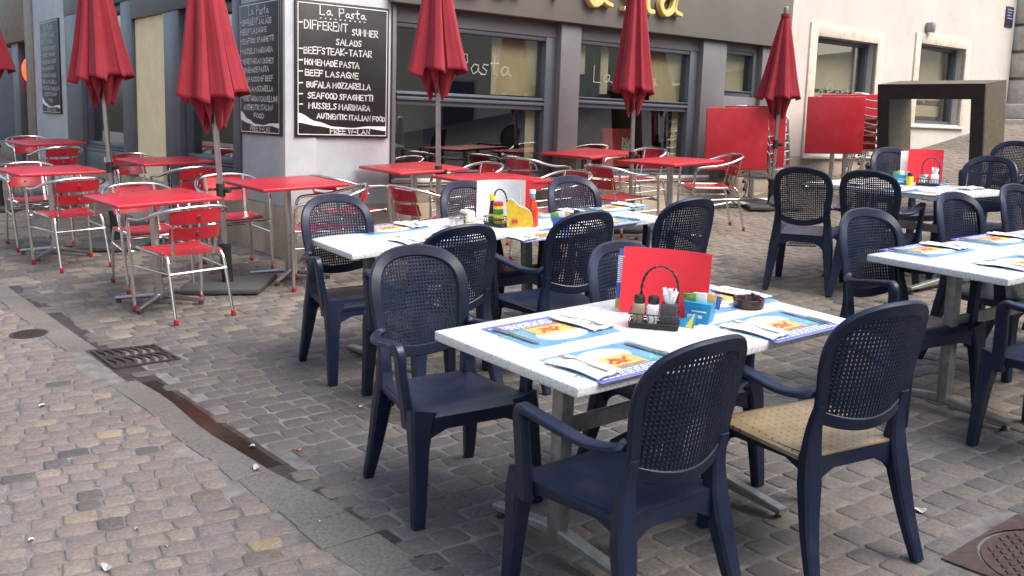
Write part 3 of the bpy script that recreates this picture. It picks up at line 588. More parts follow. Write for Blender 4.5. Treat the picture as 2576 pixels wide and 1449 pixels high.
# ------------------------------------------------------------------ black portal frame in the alley, bollard
def portal():
    d=2.74; M=MF(7.14,0,d); P=M.translation; z=gz(P.x,P.y)
    x=(D1+Vector((0,0,.13))).normalized(); y=(-NF-x*(-NF).dot(x)).normalized(); zz=x.cross(y)
    m=Matrix((x,y,zz)).transposed().to_4x4(); m.translation=(P.x,P.y,z-.05)
    t=thing('portal_frame','square black portal frame with bronze inner sides standing in the alley','frame',m)
    L_,Wd,H=.50,1.28,1.46
    for y0,y1 in ((0,.15),(Wd-.15,Wd)):
        MB().ex(0,.03,y0,y1,0,H-.17,0).obj('front_panel',M_['blackmetal'],t); MB().ex(.0301,L_,y0,y1,0,H-.17,0).obj('leg_panel',M_['olive'],t)
    MB().ex(0,.03,0,Wd,H-.1699,H,0).obj('front_panel',M_['blackmetal'],t); MB().ex(.0301,L_,0,Wd,H-.1699,H,0).obj('beam',M_['olive'],t)
portal()
t=thing('bollard','short black bollard with a knob top at the alley mouth','bollard',MG(3.72,10.9,0))
MB().lathe([(.05,0),(.05,.03),(.038,.05),(.036,.50),(.05,.52),(.05,.56),(.03,.60),(.045,.64),(.02,.67)],16).obj('post',M_['black'],t)
# ------------------------------------------------------------------ chairs
def navy_chair():
    t=thing('resin_armchair','x','chair')
    A=M_['navy']
    def back(x,z):
        f=(z-.42)/.5; return Vector((x,-.238-.112*f+.060*(x/.19)**2-.02*max(0,f-.8),z))
    half=[(.187,.40),(.181,.48),(.177,.56),(.181,.64),(.190,.72),(.191,.79),(.176,.850),(.138,.891),(.075,.914)]
    arch=half+[(0,.920)]+[(-x,z) for x,z in half[::-1]]
    AP=crom([Vector((x,z,0)) for x,z in arch],4)
    nrm=Vector((0,1,.22)).normalized()
    m=MB(); m.sweep([back(p.x,p.y) for p in AP],.050,.021,lambda p,tt:nrm.cross(tt),ch=.3)
    m.sweep([back(x,.520+.035*(x/.17)**2) for x in [-.172+.0215*k for k in range(17)]],.046,.013,lambda p,tt:nrm.cross(tt),ch=.3)
    m.obj('backrest_frame',A,t)
    # woven panel of square holes
    m=MB(); pt=.0148; bw=.0064
    inn=[(p.x,p.y) for p in AP if p.y>.5]
    def inside(x,z):
        if z<.535+.035*(x/.17)**2: return False
        c=False; n=len(inn)
        for i in range(n):
            (x1,y1),(x2,y2)=inn[i],inn[(i+1)%n]
            if (y1>z)!=(y2>z) and x*1.06<(x2-x1)*(z-y1)/(y2-y1)+x1: c=not c
        return c and z<.905
    def strip(pts,ax,off):
        n=len(pts); vs=[]
        for x,z in pts:
            for dx in (-bw/2,bw/2):
                q=back(x+(dx if ax else 0),z+(0 if ax else dx)); 
                vs.append(q+nrm*(off+.0022)); vs.append(q+nrm*(off-.0022))
        fs=[]
        for i in range(n-1):
            a=i*4; b=a+4; fs+=[(a,a+2,b+2,b),(a+1,b+1,b+3,a+3),(a,b,b+1,a+1),(a+2,a+3,b+3,b+2)]
        m.add(vs,fs)
    for k in range(-13,14):
        x=k*pt*.96; zs=[.50+.01*i for i in range(44) if inside(x,.50+.01*i)]
        if len(zs)>2: strip([(x,z) for z in zs[::2]+([zs[-1]] if len(zs)%2==0 else [])],True,.0)
    for k in range(0,30):
        z=.525+k*pt; xs=[-.21+.01*i for i in range(43) if inside(-.21+.01*i,z)]
        if len(xs)>2: strip([(x,z) for x in xs[::2]+([xs[-1]] if len(xs)%2==0 else [])],False,.0010)
    m.obj('woven_panel',A,t)
    # seat: dished shell with rolled front
    def st(i,j):
        y=-.212+.462*j; hw=.204+.039*j; x=(2*i-1)*hw
        z=.432-.010*(1-(2*i-1)**2)*math.sin(math.pi*min(1,j*1.1))+.018*(j-.5)
        if j>.86: z-=.030*((j-.86)/.14)**2
        if abs(2*i-1)>.85: z-=.014*((abs(2*i-1)-.85)/.15)**2
        return (x,y,z)
    m=MB(); m.grid(st,16,16); m.grid(lambda i,j: (st(i,j)[0],st(i,j)[1],st(i,j)[2]-.014),16,16)
    for q in (0,1):
        for fn in (lambda x,q=q: st(q,x),lambda x,q=q: st(x,q)): m.add([fn(x/16) for x in range(17)]+[Vector(fn(x/16))-Vector((0,0,.014)) for x in range(17)],[(x,x+1,18+x,17+x) for x in range(16)])
    m.obj('seat',A,t); m=MB()
    pts=[(-.185,-.214),(.185,-.214),(.243,.246),(-.243,.246)]
    def edge(a,b,n=8): return [(a[0]+(b[0]-a[0])*i/n,a[1]+(b[1]-a[1])*i/n) for i in range(n+1)]
    for e,(a,b) in enumerate(zip(pts,pts[1:]+pts[:1])):
        E_=edge(a,b); n=len(E_); vs=[]
        for i,(x,y) in enumerate(E_):
            u=abs(2*i/(n-1)-1); dp=(.066,.05,.056,.05)[e]+.10*max(0,u-.5)**1.5*2
            vs.append((x,y,(.430 if e!=0 else .424)-(.028 if e==2 else .008))); vs.append((x*.995,y*.995,.432-dp-(.016 if e==2 else 0)))
        m.add(vs,[(2*i,2*i+1,2*i+3,2*i+2) for i in range(n-1)])
        m.add([(x*.96,y*.96,z) for x,y,z in vs],[(2*i,2*i+1,2*i+3,2*i+2) for i in range(n-1)])
    m.obj('apron',A,t)
    for s_ in (-1,1):
        m=MB(); m.sweep([(s_*.212,.212,.430),(s_*.224,.226,.37),(s_*.233,.236,.27),(s_*.243,.248,.12),(s_*.25,.255,0)],[.105,.085,.066,.056,.047],[.085,.068,.054,.046,.040],(1,0,0),ch=.16,smooth=3); m.obj('leg',A,t)
        m=MB(); m.sweep([back(s_*.180,.60)+Vector((0,-.006,0)),back(s_*.183,.52)+Vector((0,-.004,0)),Vector((s_*.188,-.205,.42)),Vector((s_*.196,-.215,.33)),Vector((s_*.215,-.25,.16)),Vector((s_*.232,-.30,0))],[.036,.05,.066,.074,.056,.040],[.026,.034,.050,.056,.046,.036],(1,0,0),ch=.18,smooth=4); m.obj('leg',A,t)
        m=MB(); m.sweep([(s_*.183,-.205,.640),(s_*.215,-.19,.628),(s_*.252,-.11,.630),(s_*.270,.02,.652),(s_*.272,.125,.664),(s_*.271,.156,.660),(s_*.268,.166,.628),(s_*.264,.166,.56),(s_*.252,.172,.45),(s_*.244,.178,.365)],[.026,.034,.046,.052,.050,.044,.034,.032,.036,.042],[.034,.026,.020,.020,.024,.040,.054,.054,.056,.060],(1,0,0),ch=.22,smooth=4); m.obj('armrest',A,t)
    return t
def red_chair():
    t=thing('bistro_armchair','x','chair'); C=M_['chrome']
    half=[(-.245,.275,.012),(-.252,.262,.30),(-.258,.25,.56),(-.262,.232,.635),(-.266,.18,.662),(-.27,.03,.672),(-.264,-.11,.70),(-.235,-.215,.735),(-.15,-.285,.757)]
    full=half+[(0,-.302,.765)]+[(-x,y,z) for x,y,z in half[::-1]]
    MB().tube(full,.0128,10,smooth=4).obj('arm_loop',C,t)
    for s_ in (-1,1):
        MB().tube([(s_*.205,.25,.452),(s_*.20,.02,.445),(s_*.19,-.17,.44),(s_*.19,-.205,.425),(s_*.196,-.23,.36),(s_*.203,-.30,.012)],.0115,10,smooth=4).obj('leg',C,t)
        MB().sweep([(s_*.145,-.185,.43),(s_*.152,-.225,.56),(s_*.158,-.272,.752)],.022,.010,(1,0,0),ch=.3,smooth=3).obj('back_post',C,t)
        MB().tube([(s_*.25,.262,.33),(s_*.199,-.245,.33)],.008,8).obj('stretcher',C,t)
        MB().lathe([(.014,0),(.017,.004),(.016,.04),(.013,.042)],10,0,Matrix.Translation((s_*.245,.275,0))).obj('foot_cap',M_['redcap'],t)
        MB().lathe([(.014,0),(.017,.004),(.015,.04),(.012,.042)],10,0,Matrix.Translation((s_*.203,-.302,0))).obj('foot_cap',M_['redcap'],t)
    MB().tube([(-.199,-.247,.33),(.199,-.247,.33)],.008,8).obj('stretcher',C,t)
    MB().tube([(-.25,.262,.425),(.25,.262,.425)],.010,8).obj('stretcher',C,t)
    for z0,z1 in ((.545,.635),(.655,.738)):
        def sl(i,j,o=0):
            x=-.178+.356*i; z=z0+(z1-z0)*j; y=-.200-(z-.5)*.30-.048*(1-(x/.178)**2)+o
            return (x,y,z+.012*math.sin(math.pi*i)*(1 if z0>.6 else -.5)*(1 if j>.5 else -.2))
        m=MB(); m.grid(sl,14,4); m.grid(lambda i,j: sl(i,j,.006),14,4)
        for j in (0,1): m.add([sl(i/14,j) for i in range(15)]+[sl(i/14,j,.006) for i in range(15)],[(i,i+1,16+i,15+i) for i in range(14)])
        for i in (0,1): m.add([sl(i,0),sl(i,1),sl(i,1,.006),sl(i,0,.006)],[(0,1,2,3)])
        b=m.obj('back_slat',M_['redslat'],t)
        MB().lathe([(.001,-.012),(.011,-.012),(.011,.010),(.001,.010)],10,0,Matrix.Translation((0,-.248-(z0+.045-.5)*.30,z0+.045))@Matrix.Rotation(R(90),4,'X')).obj('rivet',C,b)
    m=MB(); ys=[-.19+.0885*k for k in range(6)]
    for a,b in zip(ys,ys[1:]):
        def se(i,j,o=0):
            x=-.205+.41*i; y=a+(b-a-.010)*j; f=(y+.19)/.443; z=.455+.018*f-.014*math.sin(math.pi*f)-.010*(1-(x/.205)**2)-(.022*max(0,f-.88)/.12)
            return (x,y,z+o)
        m.grid(se,10,3); m.grid(lambda i,j: se(i,j,-.009),10,3)
        for j in (0,1): m.add([se(i/10,j) for i in range(11)]+[se(i/10,j,-.009) for i in range(11)],[(i,i+1,12+i,11+i) for i in range(10)])
        for i in (0,1): m.add([se(i,0),se(i,1),se(i,1,-.009),se(i,0,-.009)],[(0,1,2,3)])
    m.obj('seat',M_['redslat'],t)
    return t
NAVY=navy_chair(); REDC=red_chair(); used=set()
def place(proto,M,label,group):
    if proto.name in used: return dup(proto,M,label,group)
    used.add(proto.name); proto.matrix_world=M; proto['label']=label; proto['group']=group; return proto
GN='navy resin armchairs around the white tables'
for u,v,h,l in [
 (-.215,3.955,-61,'navy armchair pulled out past the left end of the nearest white table'),
 (.38,3.06,127,'navy armchair nearest the camera, its back covering the nearest white table\'s front edge'),
 (1.08,3.52,117,'navy armchair with a pale dusty perforated seat, reflection painted in, beside the nearest table'),
 (.672,4.06,-52,'navy armchair half hidden behind the big red menu card'),
 (-.84,5.70,-60,'navy armchair at the left corner of the long middle table, facing the camera'),
 (-.10,6.42,-55,'navy armchair behind the white menu and sauce bottles of the middle table'),
 (.578,6.70,-57,'navy armchair just behind the ketchup bottle on the middle table'),
 (-.373,5.119,124,'navy armchair with its back to us directly behind the nearest left chair'),
 (.232,5.573,124,'navy armchair in front of the middle table by the blue sugar box, back to us'),
 (.86,6.10,122,'navy armchair at the right end of the long middle table, back turned'),
 (2.27,7.92,64,'navy armchair at the left corner of the far right table, back to us'),
 (2.70,7.62,56,'navy armchair in front of the far right table, second from its left corner'),
 (3.44,9.05,-78,'navy armchair behind the small red menu card on the far right table'),
 (3.68,8.20,-128,'navy armchair at the right end of the far right table'),
 (4.60,9.90,-140,'darkest navy armchair farthest back beyond the far right table'),
 (1.969,5.039,-64,'navy armchair at the left corner of the right-edge table, facing the camera'),
 (2.74,5.75,-57,'navy armchair tucked behind the right-edge table, middle of its far side'),
 (3.28,6.15,-57,'navy armchair behind the right-edge table, cut by the picture edge'),
 (2.44,4.42,128,'navy armchair in front of the right-edge table showing only arm and legs')]:
    o=place(NAVY,MG(u,v,h),l,GN)
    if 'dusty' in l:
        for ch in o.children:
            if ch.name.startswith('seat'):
                ch.data=ch.data.copy(); ch.data.materials[0]=M_['dusty']; ch['label']='tan dusty seat with painted reflection and rows of small dimples'
GR='red slatted aluminium chairs on the terrace'
for u,v,h,l in [
 (-2.234,7.02,132,'red slatted chair nearest the gutter, back to us at the front-left table'),
 (-2.798,7.947,-54,'red slatted chair on the far side of the front-left red table'),
 (-2.319,8.64,-63,'red slatted chair facing us between the front umbrella pole and white pillar'),
 (-1.40,7.97,190,'red slatted chair mostly hidden by the navy chair at the middle table corner'),
 (-1.404,8.948,46,'red slatted chair in front of the white pillar, facing right'),
 (-.627,8.152,40,'red slatted chair showing its back left of the white menu'),
 (-.40,9.72,219,'red slatted chair right of the third umbrella pole, against the window'),
 (.366,8.922,219,'red slatted chair right of the red table above the ketchup bottle'),
 (.25,10.72,42,'red slatted chair left of the far red table by the window post'),
 (1.367,11.475,217,'red slatted chair right of the far red table at the second window'),
 (1.02,9.82,38,'red slatted chair facing right at the rightmost red table'),
 (2.05,10.76,188,'red slatted chair with both arms clear, right of the rightmost red table'),
 (-4.52,9.808,-51,'red slatted chair beyond the second-row left table, facing us'),
 (-3.758,8.804,132,'red slatted chair with back to us at the left edge table'),
 (-6.341,13.734,-51,'farthest red slatted chair at the left picture edge, facing us'),
 (-5.364,12.264,129,'red slatted chair with back to us in front of the far left table'),
 (-3.92,10.87,-51,'red slatted chair beyond the table in front of the yellow niche'),
 (-3.049,9.806,129,'red slatted chair with back to us below the shop window by the niche')]:
    place(REDC,MG(u,v,h),l,GR)
# ------------------------------------------------------------------ red bistro tables
RH,RS=.773,.725
def red_table(flip=False):
    t=thing('bistro_table','x','table')
    m=MB(); m.box((0,0,0),(RS,RS,.026),0,None,.007,3); o=m.obj('tabletop',M_['red'],t)
    if flip: o.location=(0,-.075,.82); o.rotation_euler=(R(90),0,0)
    else: o.location=(0,0,RH-.013)
    m=MB(); m.tube([(0,0,.055),(0,0,.735)],.030,18); m.obj('column',M_['steel'],t)
    m=MB(); m.tube([(0,0,.045),(0,0,.13)],.037,16); m.obj('collar',M_['steel'],t)
    m=MB(); m.ex(-.14,.14,-.03,.03,.733,.745) if not flip else m.ex(-.14,.14,-.058,-.028,.68,.76); m.obj('bracket',M_['black'],t)
    for k in range(4):
        a=R(45+90*k) if not flip else R((20,160,200,340)[k])
        c,s_=math.cos(a),math.sin(a); m=MB(); L_=.33 if not flip else .36
        m.sweep([(c*.02,s_*.02,.062),(c*L_,s_*L_,.030)],[.05,.036],[.036,.024],(-s_,c,0),ch=.35); f=m.obj('leg',M_['steel'],t)
        MB().lathe([(.016,0),(.02,.006),(.016,.020)],10,0,Matrix.Translation((c*(L_-.02),s_*(L_-.02),0))).obj('foot',M_['black'],f)
    return t
RT=red_table()
for u,v,h,tu,tv,l in [
 (-2.516,7.32,39,-.003,.002,'red square table nearest the camera at front left'),
 (-1.772,8.23,38,-.011,.005,'red square table beside the white corner pillar'),
 (-.89,9.46,38,-.01,.01,'red square table partly behind the third umbrella pole'),
 (-.169,8.526,39,-.028,-.007,'red square table directly behind the white menu sheet'),
 (.816,11.056,44,.008,.02,'red square table by the post between the two big windows'),
 (1.533,10.07,41,.005,-.008,'rightmost red square table, in front of the second window'),
 (-4.127,9.294,41,-.02,-.009,'red square table at left edge with an orange glint on top'),
 (-5.769,12.874,44,-.03,.006,'farthest red square table near the far chalk board pillar'),
 (-3.41,10.237,41,-.024,-.01,'red square table in front of the yellow niche')]:
    place(RT,MG(u,v,h-90,0,tu,tv),l,'red square bistro tables')
FT=red_table(True)
# folded tables stand with the top upright; placed beside the stacked chairs
for u,v,h,l in [
 (2.62,12.35,90,'folded red table with upright top, front one of the pair left of the last umbrella'),
 (2.90,12.66,86,'folded red table with upright top, tucked behind its twin left of the last umbrella'),
 (4.15,13.62,84,'folded red table with upright top, front one of the pair under the stone window'),
 (4.38,13.82,86,'folded red table with upright top, rear one of the pair under the stone window')]:
    place(FT,MG(u,v,h),l,'folded red tables with upright tops')
def stack(u,v,h,n,where):
    for k in range(n):
        w_=('%s chair'%('x first second third fourth fifth'.split()[k+1]))
        M=MG(u,v,h,.100*k,.0,.0); M.translation+=(M.to_3x3()@Vector((0,-.010*k,0)))
        dup(REDC,M,'%s from the ground in the red chair stack %s'%(w_,where),'stacked red slatted chairs '+where)
stack(3.02,12.75,-40,5,'behind the left folded tables'); stack(4.80,13.80,-40,5,'behind the right folded tables')
# ------------------------------------------------------------------ umbrellas
def umbrella(u,v,h0,h1,rad,tu,tv,label,rot,finial=False,base=True):
    t=thing('closed_umbrella',label,'umbrella',MG(u,v,90,0,tu,tv),'closed red umbrellas')
    MB().tube([(0,0,.03),(0,0,h1+.01)],.0225,16).obj('pole',M_['steel'],t)
    m=MB(); m.lathe([(.036,.0),(.042,.02),(.042,.30),(.047,.31),(.047,.345),(.03,.35)],18); m.obj('sleeve',M_['black'],t)
    m=MB(); m.tube([(0,0,.70),(0,0,.80)],.033,14); m.tube([(.03,0,.75),(.075,-.02,.75)],.022,12); m.obj('clamp',M_['black'],t)
    if base:
        m=MB(); m.ex(-.31,.31,-.31,.31,.006,.045,0,None,.008); m.obj('base_plate',mat('dark_slate',(.05,.05,.052),.7,noise=(9,.2)),t)
    NTH=192; NT=36; rr=random.Random(int(rot*100)); fl=7
    cuts=[0.]; 
    for k in range(fl): cuts.append(cuts[-1]+rr.uniform(.7,1.35))
    cuts=[c/cuts[-1] for c in cuts]; amp=[rr.uniform(.86,1.06) for _ in range(fl)]; dr=[rr.uniform(.0,.05) for _ in range(fl)]
    sm=lambda x:(lambda q:q*q*(3-2*q))(min(1,max(0,x)))
    def prof(i):
        i=(i+rot*.31)%1.0
        k=max(q for q in range(fl) if cuts[q]<=i+1e-9); p=(i-cuts[k])/(cuts[k+1]-cuts[k])
        lap=.82
        f=(.66+.34*sm(p/.5)) if p<lap else .66+.34*(1-sm((p-lap)/(1-lap)))
        f-=.06*math.exp(-((p-.40)/.12)**2)
        return k,p,f*amp[k]
    def cp(i,j):
        k,p,f=prof(i); th=2*math.pi*i
        r=.036+(rad*f-.036*(1-j))*(j**.80) if j>0 else .036
        r*=1+.05*max(0,j-.72)/.28
        zb=h0+.20+dr[k]+.05*(1-p)-.06*(1-f)
        z=h1+(zb-h1)*j
        a=th+.10*j*math.sin(2*math.pi*p)
        return (r*math.cos(a),r*math.sin(a),z)
    def inn(i,j):
        k,p,f=prof((i*1.0+.04)%1.0); th=2*math.pi*i; tri=abs(((i*fl*1.0)%1.0)*2-1)
        r=rad*((.86*f)*(1-j)+(.30+.12*math.sin(fl*th))*j); zb=h0+.17*(1-tri)**1.2+.03*math.sin(3*th)
        return (r*math.cos(th),r*math.sin(th),(h0+.31)*(1-j)+zb*j)
    m=MB(); m.grid(cp,NTH,NT); m.grid(inn,140,10); o=m.obj('canopy',M_['fabric'],t,ang=50)
    md=o.modifiers.new('thick','SOLIDIFY'); md.thickness=.003
    m=MB(); m.lathe([(.05,h1-.035),(.055,h1-.02),(.05,h1+.012),(.02,h1+.016)],18); m.obj('cap',M_['fabric'],t)
    if finial: MB().lathe([(.028,h1+.01),(.03,h1+.05),(.026,h1+.08),(.012,h1+.092)],14).obj('finial',M_['galv'],t)
    m=MB()
    for k in range(8):
        a=2*math.pi*k/8; m.tube([(.03*math.cos(a),.03*math.sin(a),h1-.05),(.055*math.cos(a),.055*math.sin(a),h0+.05)],.006,6)
    m.obj('rib',M_['black'],t)
    return t
for a in [
 (-6.15,12.4,1.40,2.75,.28,.0,.0,'closed red umbrella cut by the left picture edge',.3),
 (-3.74,9.72,1.32,2.75,.255,-.0,.0,'closed red umbrella in front of the shop window left of yellow niche',.9),
 (-2.176,7.874,1.20,2.60,.215,.017,.0,'closed red umbrella nearest the camera, standing on dark slab right of niche',.2),
 (-.65,9.25,1.385,2.65,.228,-.01,.0,'closed red umbrella in front of the large restaurant window by the menu board',1.7),
 (1.225,10.75,1.17,2.70,.18,-.01,.0,'slimmest closed red umbrella, before the yellow sign letters',.5),
 (3.06,12.3,1.05,2.22,.215,-.03,.0,'closed red umbrella with its grey finial showing, rightmost one',1.1,True)]:
    umbrella(*a)
# ------------------------------------------------------------------ white tables
def white_table(L_,Wd,H,po,st=True):
    t=thing('speckled_table','x','table')
    m=MB(); m.box((0,0,H-.0175),(L_,Wd,.035),0,None,.006,3); m.obj('tabletop',M_['speckle'],t)
    for s_ in (-1,1):
        m=MB(); m.box((s_*po,0,(H-.036+.05)/2),(.055,.055,H-.036-.05),0,None,.006); m.obj('post',M_['galv'],t)
        m=MB(); m.sweep([(s_*po,-Wd*.46,.036),(s_*po,-.05,.062),(s_*po,.05,.062),(s_*po,Wd*.46,.036)],.05,[.022,.042,.042,.022],(1,0,0),ch=.2); f=m.obj('foot_bar',M_['galv'],t)
        m=MB()
        for y in (-1,1): m.lathe([(.018,-.004),(.02,.004),(.012,.008),(.008,.026)],10,0,Matrix.Translation((s_*po,y*Wd*.43,0)))
        m.obj('foot',M_['black'],f)
        m=MB(); m.box((s_*po,0,H-.0455),(.07,Wd*.7,.020),0,None,.004); m.obj('bearer',M_['galv'],t)
    if st: MB().box((0,0,H*.60),(po*2-.056,.022,.06),0,None,.004).obj('stretcher',M_['galv'],t)
    return t
TT={}
def wt(key,u,v,th,L_,Wd,H,tu,tv,po,label,h=0):
    M=MG(u,v,th+90,h,tu,tv); M=M@Matrix.Identity(4)
    # local x must run along the long side (heading th)
    c,s_=math.cos(R(th)),math.sin(R(th)); n=(N-EX*tu-EY*tv).normalized(); x=EX*c+EY*s_; x=(x-n*x.dot(n)).normalized(); y=n.cross(x)
    m=Matrix((x,y,n)).transposed().to_4x4(); m.translation=M.translation
    t=white_table(L_,Wd,H,po); t.matrix_world=m; tag(t,label,'table','speckled white dining tables'); TT[key]=(m,H,u,v,th)
wt('T1',.514,3.683,39.5,1.40,.72,.742,-.036,.0205,.42,'nearest speckled white table with the big red menu card',.0115)
wt('T2a',-.525,6.007,33.5,1.11,.70,.742,.0176,.0206,.30,'speckled white table with sauce bottles, left half of the long middle table',-.022)
wt('T2b',.372,6.597,33.5,1.02,.70,.738,.0176,.0206,.30,'speckled white table with blue sugar box, right half of the long middle table',-.022)
wt('T3',3.06,8.14,124.4,1.19,.88,.742,-.02,-.0136,.40,'speckled white table at far right with the small red menu card',-.005)
wt('T4',2.57,5.21,34,1.40,.74,.745,0,0,.52,'speckled white table cut off by the right picture edge')
def on(key,u,v,rot=0,dz=0):
    if key=='T1': u-=.035
    """matrix on a table top at street coordinates u,v ; rot in degrees about the normal, x axis along the table when 0"""
    m,H,u0,v0,th=TT[key]; du,dv=u-u0,v-v0; c,s_=math.cos(R(th)),math.sin(R(th))
    return m@Matrix.Translation((du*c+dv*s_,-du*s_+dv*c,H+.0006+dz))@Matrix.Rotation(R(rot),4,'Z')
# ------------------------------------------------------------------ place settings
def placemat():
    m=MB(); w_,h_=.40,.285
    def rect(x0,x1,y0,y1,mi,z): m.add([(x0,y0,z),(x1,y0,z),(x1,y1,z),(x0,y1,z)],[(0,1,2,3)],mi)
    m.ex(-w_/2,w_/2,-h_/2,h_/2,0,.0008,0)
    rect(-w_/2,w_/2,-h_/2,-h_/2+.075,1,.0011); rect(-w_/2,w_/2,-h_/2+.018,-h_/2+.07,2,.0013)
    r=random.Random(3)
    for k in range(4):
        y=-h_/2+.023+.013*k; x=-w_/2+.03
        while x<w_/2-.04-.05*(k==3):
            l=r.uniform(.012,.035); rect(x,x+l,y,y+.006,3,.0015); x+=l+.005
    for sx in (-1,1):
        for k in range(60):
            x=sx*r.uniform(.05,.195); y=-h_/2+.078+r.random()**1.6*.075; a=r.uniform(-.6,.6)+(0.5 if sx>0 else 2.6); l=r.uniform(.012,.035); c,s_=math.cos(a)*l,math.sin(a)*l*.7
            m.add([(x,y,.0012+.00001*k),(x+c*.5-s_*.12,y+s_*.5+c*.12,.0012+.00001*k),(x+c,y+s_,.0012+.00001*k),(x+c*.5+s_*.12,y+s_*.5-c*.12,.0012+.00001*k)],[(0,1,2,3)],4)
    E=[(.105*math.cos(a*math.pi/12),.055+.062*math.sin(a*math.pi/12)) for a in range(24)]; m.add([(x,max(y,-.01),.0020) for x,y in E],[tuple(range(24))],3)
    m.add([(-.17+.05*math.cos(a*math.pi/8),.07+.02*math.sin(a*math.pi/8),.0019) for a in range(16)],[tuple(range(16))],3)
    rect(-.085,.085,-.062,.040,5,.0023); rect(-.075,.075,-.058,-.050,6,.0025)
    for pl in ([(-.04,-.02),(-.01,.01),(.03,-.005),(.05,.02)],[(-.02,.02),(.0,-.01),(.02,-.03)],[(-.03,-.03),(.01,-.015),(.04,-.025)]):
        P=soft(pl,3)
        for a,b in zip(P,P[1:]):
            d_=Vector((b[0]-a[0],b[1]-a[1])).normalized()*.0055; m.add([(a[0]-d_.y,a[1]+d_.x,.0026),(b[0]-d_.y,b[1]+d_.x,.0026),(b[0]+d_.y,b[1]-d_.x,.0026),(a[0]+d_.y,a[1]-d_.x,.0026)],[(0,1,2,3)],6)
    return m.mesh('placemat',[M_['sky'],M_['violet'],M_['blue'],M_['paper'],M_['green'],M_['orange'],M_['redprint']],smooth=False)
def knife():
    m=MB(); m.sweep([(0,-.105,.006),(0,-.05,.007),(0,-.002,.006)],[.012,.017,.013],[.007,.008,.006],(1,0,0),ch=.3,smooth=3); m.sweep([(0,0,.006),(.002,.05,.0045),(.003,.10,.003),(-.004,.118,.003)],[.014,.02,.018,.004],.0016,(1,0,0),ch=.2,smooth=3)
    return m.mesh('knife',[M_['steel']])
def fork():
    m=MB(); m.sweep([(0,-.095,.004),(0,-.03,.007),(0,.03,.012),(0,.05,.010)],[.014,.008,.007,.018],.0022,(1,0,0),ch=.3,smooth=3)
    for k in range(4): m.sweep([(-.009+.006*k,.05,.010),(-.009+.006*k,.075,.006),(-.0085+.0057*k,.098,.010)],.0036,.0018,(1,0,0),smooth=2)
    return m.mesh('fork',[M_['steel']])
def napkin():
    m=MB(); f=lambda i,j,o=0:((i-.5)*.115+.006*math.sin(j*5),(j-.5)*.22,.003+o+.004*math.sin(i*6+j*3)**2+.006*i*(1-j))
    m.grid(f,8,10); m.grid(lambda i,j:f(i,j,.0035),8,10)
    return m.mesh('napkin',[M_['paper']])
ME={'placemat':placemat(),'knife':knife(),'fork':fork(),'napkin':napkin()}
def lay(name,M,label,cat,group):
    o=bpy.data.objects.new(name,ME[name]); COL.objects.link(o); o.matrix_world=M; return tag(o,label,cat,group)
def setting(key,u,v,rot,where,nap=True,kr=0,fr=0):
    B=on(key,u,v,rot); T=Matrix.Translation
    lay('placemat',B,'blue printed placemat '+where,'placemat','printed paper placemats')
    lay('knife',B@T((.165,.0,.0028))@Matrix.Rotation(R(6+kr),4,'Z'),'knife '+where,'knife','table knives')
    if nap:
        lay('napkin',B@T((-.145,-.005,.0015))@Matrix.Rotation(R(4+fr),4,'Z'),'white napkin '+where,'napkin','folded paper napkins')
        lay('fork',B@T((-.14,.0,.0095))@Matrix.Rotation(R(8+fr),4,'Z'),'fork '+where,'fork','forks')
setting('T1',.182,3.571,180,'at the far left corner of the nearest table')
setting('T1',.375,3.235,0,'at the near left of the nearest table, touching its front edge')
setting('T1',1.012,3.735,0,'right of the red menu on the nearest table, near edge',kr=-5)
setting('T1',.86,4.10,180,'behind the red menu and ashtray on the nearest table')
setting('T2a',-.69,6.16,180,'at the left end of the middle table, far side')
setting('T2a',-.42,5.80,0,'at the near left of the middle table, behind the chairs')
setting('T2b',.28,6.80,180,'at the far side of the middle table behind the ketchup')
setting('T2b',.70,6.98,180,'at the far right corner of the middle table')
setting('T2b',.62,6.42,0,'at the near right end of the middle table')
setting('T2b',.20,6.02,0,'at the near middle of the long table by the seam')
setting('T3',2.80,8.05,180,'at the left end of the far right table'); setting('T3',3.05,7.60,0,'at the near side of the far right table')
setting('T3',3.42,8.10,0,'at the right end of the far right table, near side'); setting('T3',3.32,8.52,180,'behind the small red menu')
setting('T4',2.13,5.24,180,'at the far left corner of the right-edge table'); setting('T4',2.43,4.87,0,'at the near side of the right-edge table, cut by the picture edge'); setting('T4',2.62,5.56,180,'at the far side of the right-edge table, by the picture edge')
# ------------------------------------------------------------------ menus, condiments
def sheet(name,label,cat,M,w_,h_,m,bend,lean,group=None,m2=None,edge=None):
    t=thing(name,label,cat,M,group)
    def f(i,j,o=0):
        x=(i-.5)*w_; z=h_*j; y=bend*(1-(2*i-1)**2)-lean*j+o+.01*math.sin(i*3)*j
        return (x,y,z+.004)
    mm=MB(); mm.grid(f,18,8); mm.grid(lambda i,j:f(i,j,.0016),18,8)
    for i in (0,1): mm.add([f(i,j/8) for j in range(9)]+[f(i,j/8,.0016) for j in range(9)],[(j,j+1,10+j,9+j) for j in range(8)])
    for j in (0,1): mm.add([f(i/18,j) for i in range(19)]+[f(i/18,j,.0016) for i in range(19)],[(i,i+1,20+i,19+i) for i in range(18)])
    mm.obj('sheet',m,t)
    if m2:
        mm=MB(); g=lambda i,j:f(i,j,-.0006); i0,i1,j0,j1=edge; mm.grid(lambda i,j:g(i0+(i1-i0)*i,j0+(j1-j0)*j),8,4); mm.obj('print',m2,t)
    return t
def face(key,u,v,az): # matrix whose +y local points along street heading az
    B=on(key,u,v,0); th=TT[key][4]; return B@Matrix.Rotation(R(az-90-th),4,'Z')
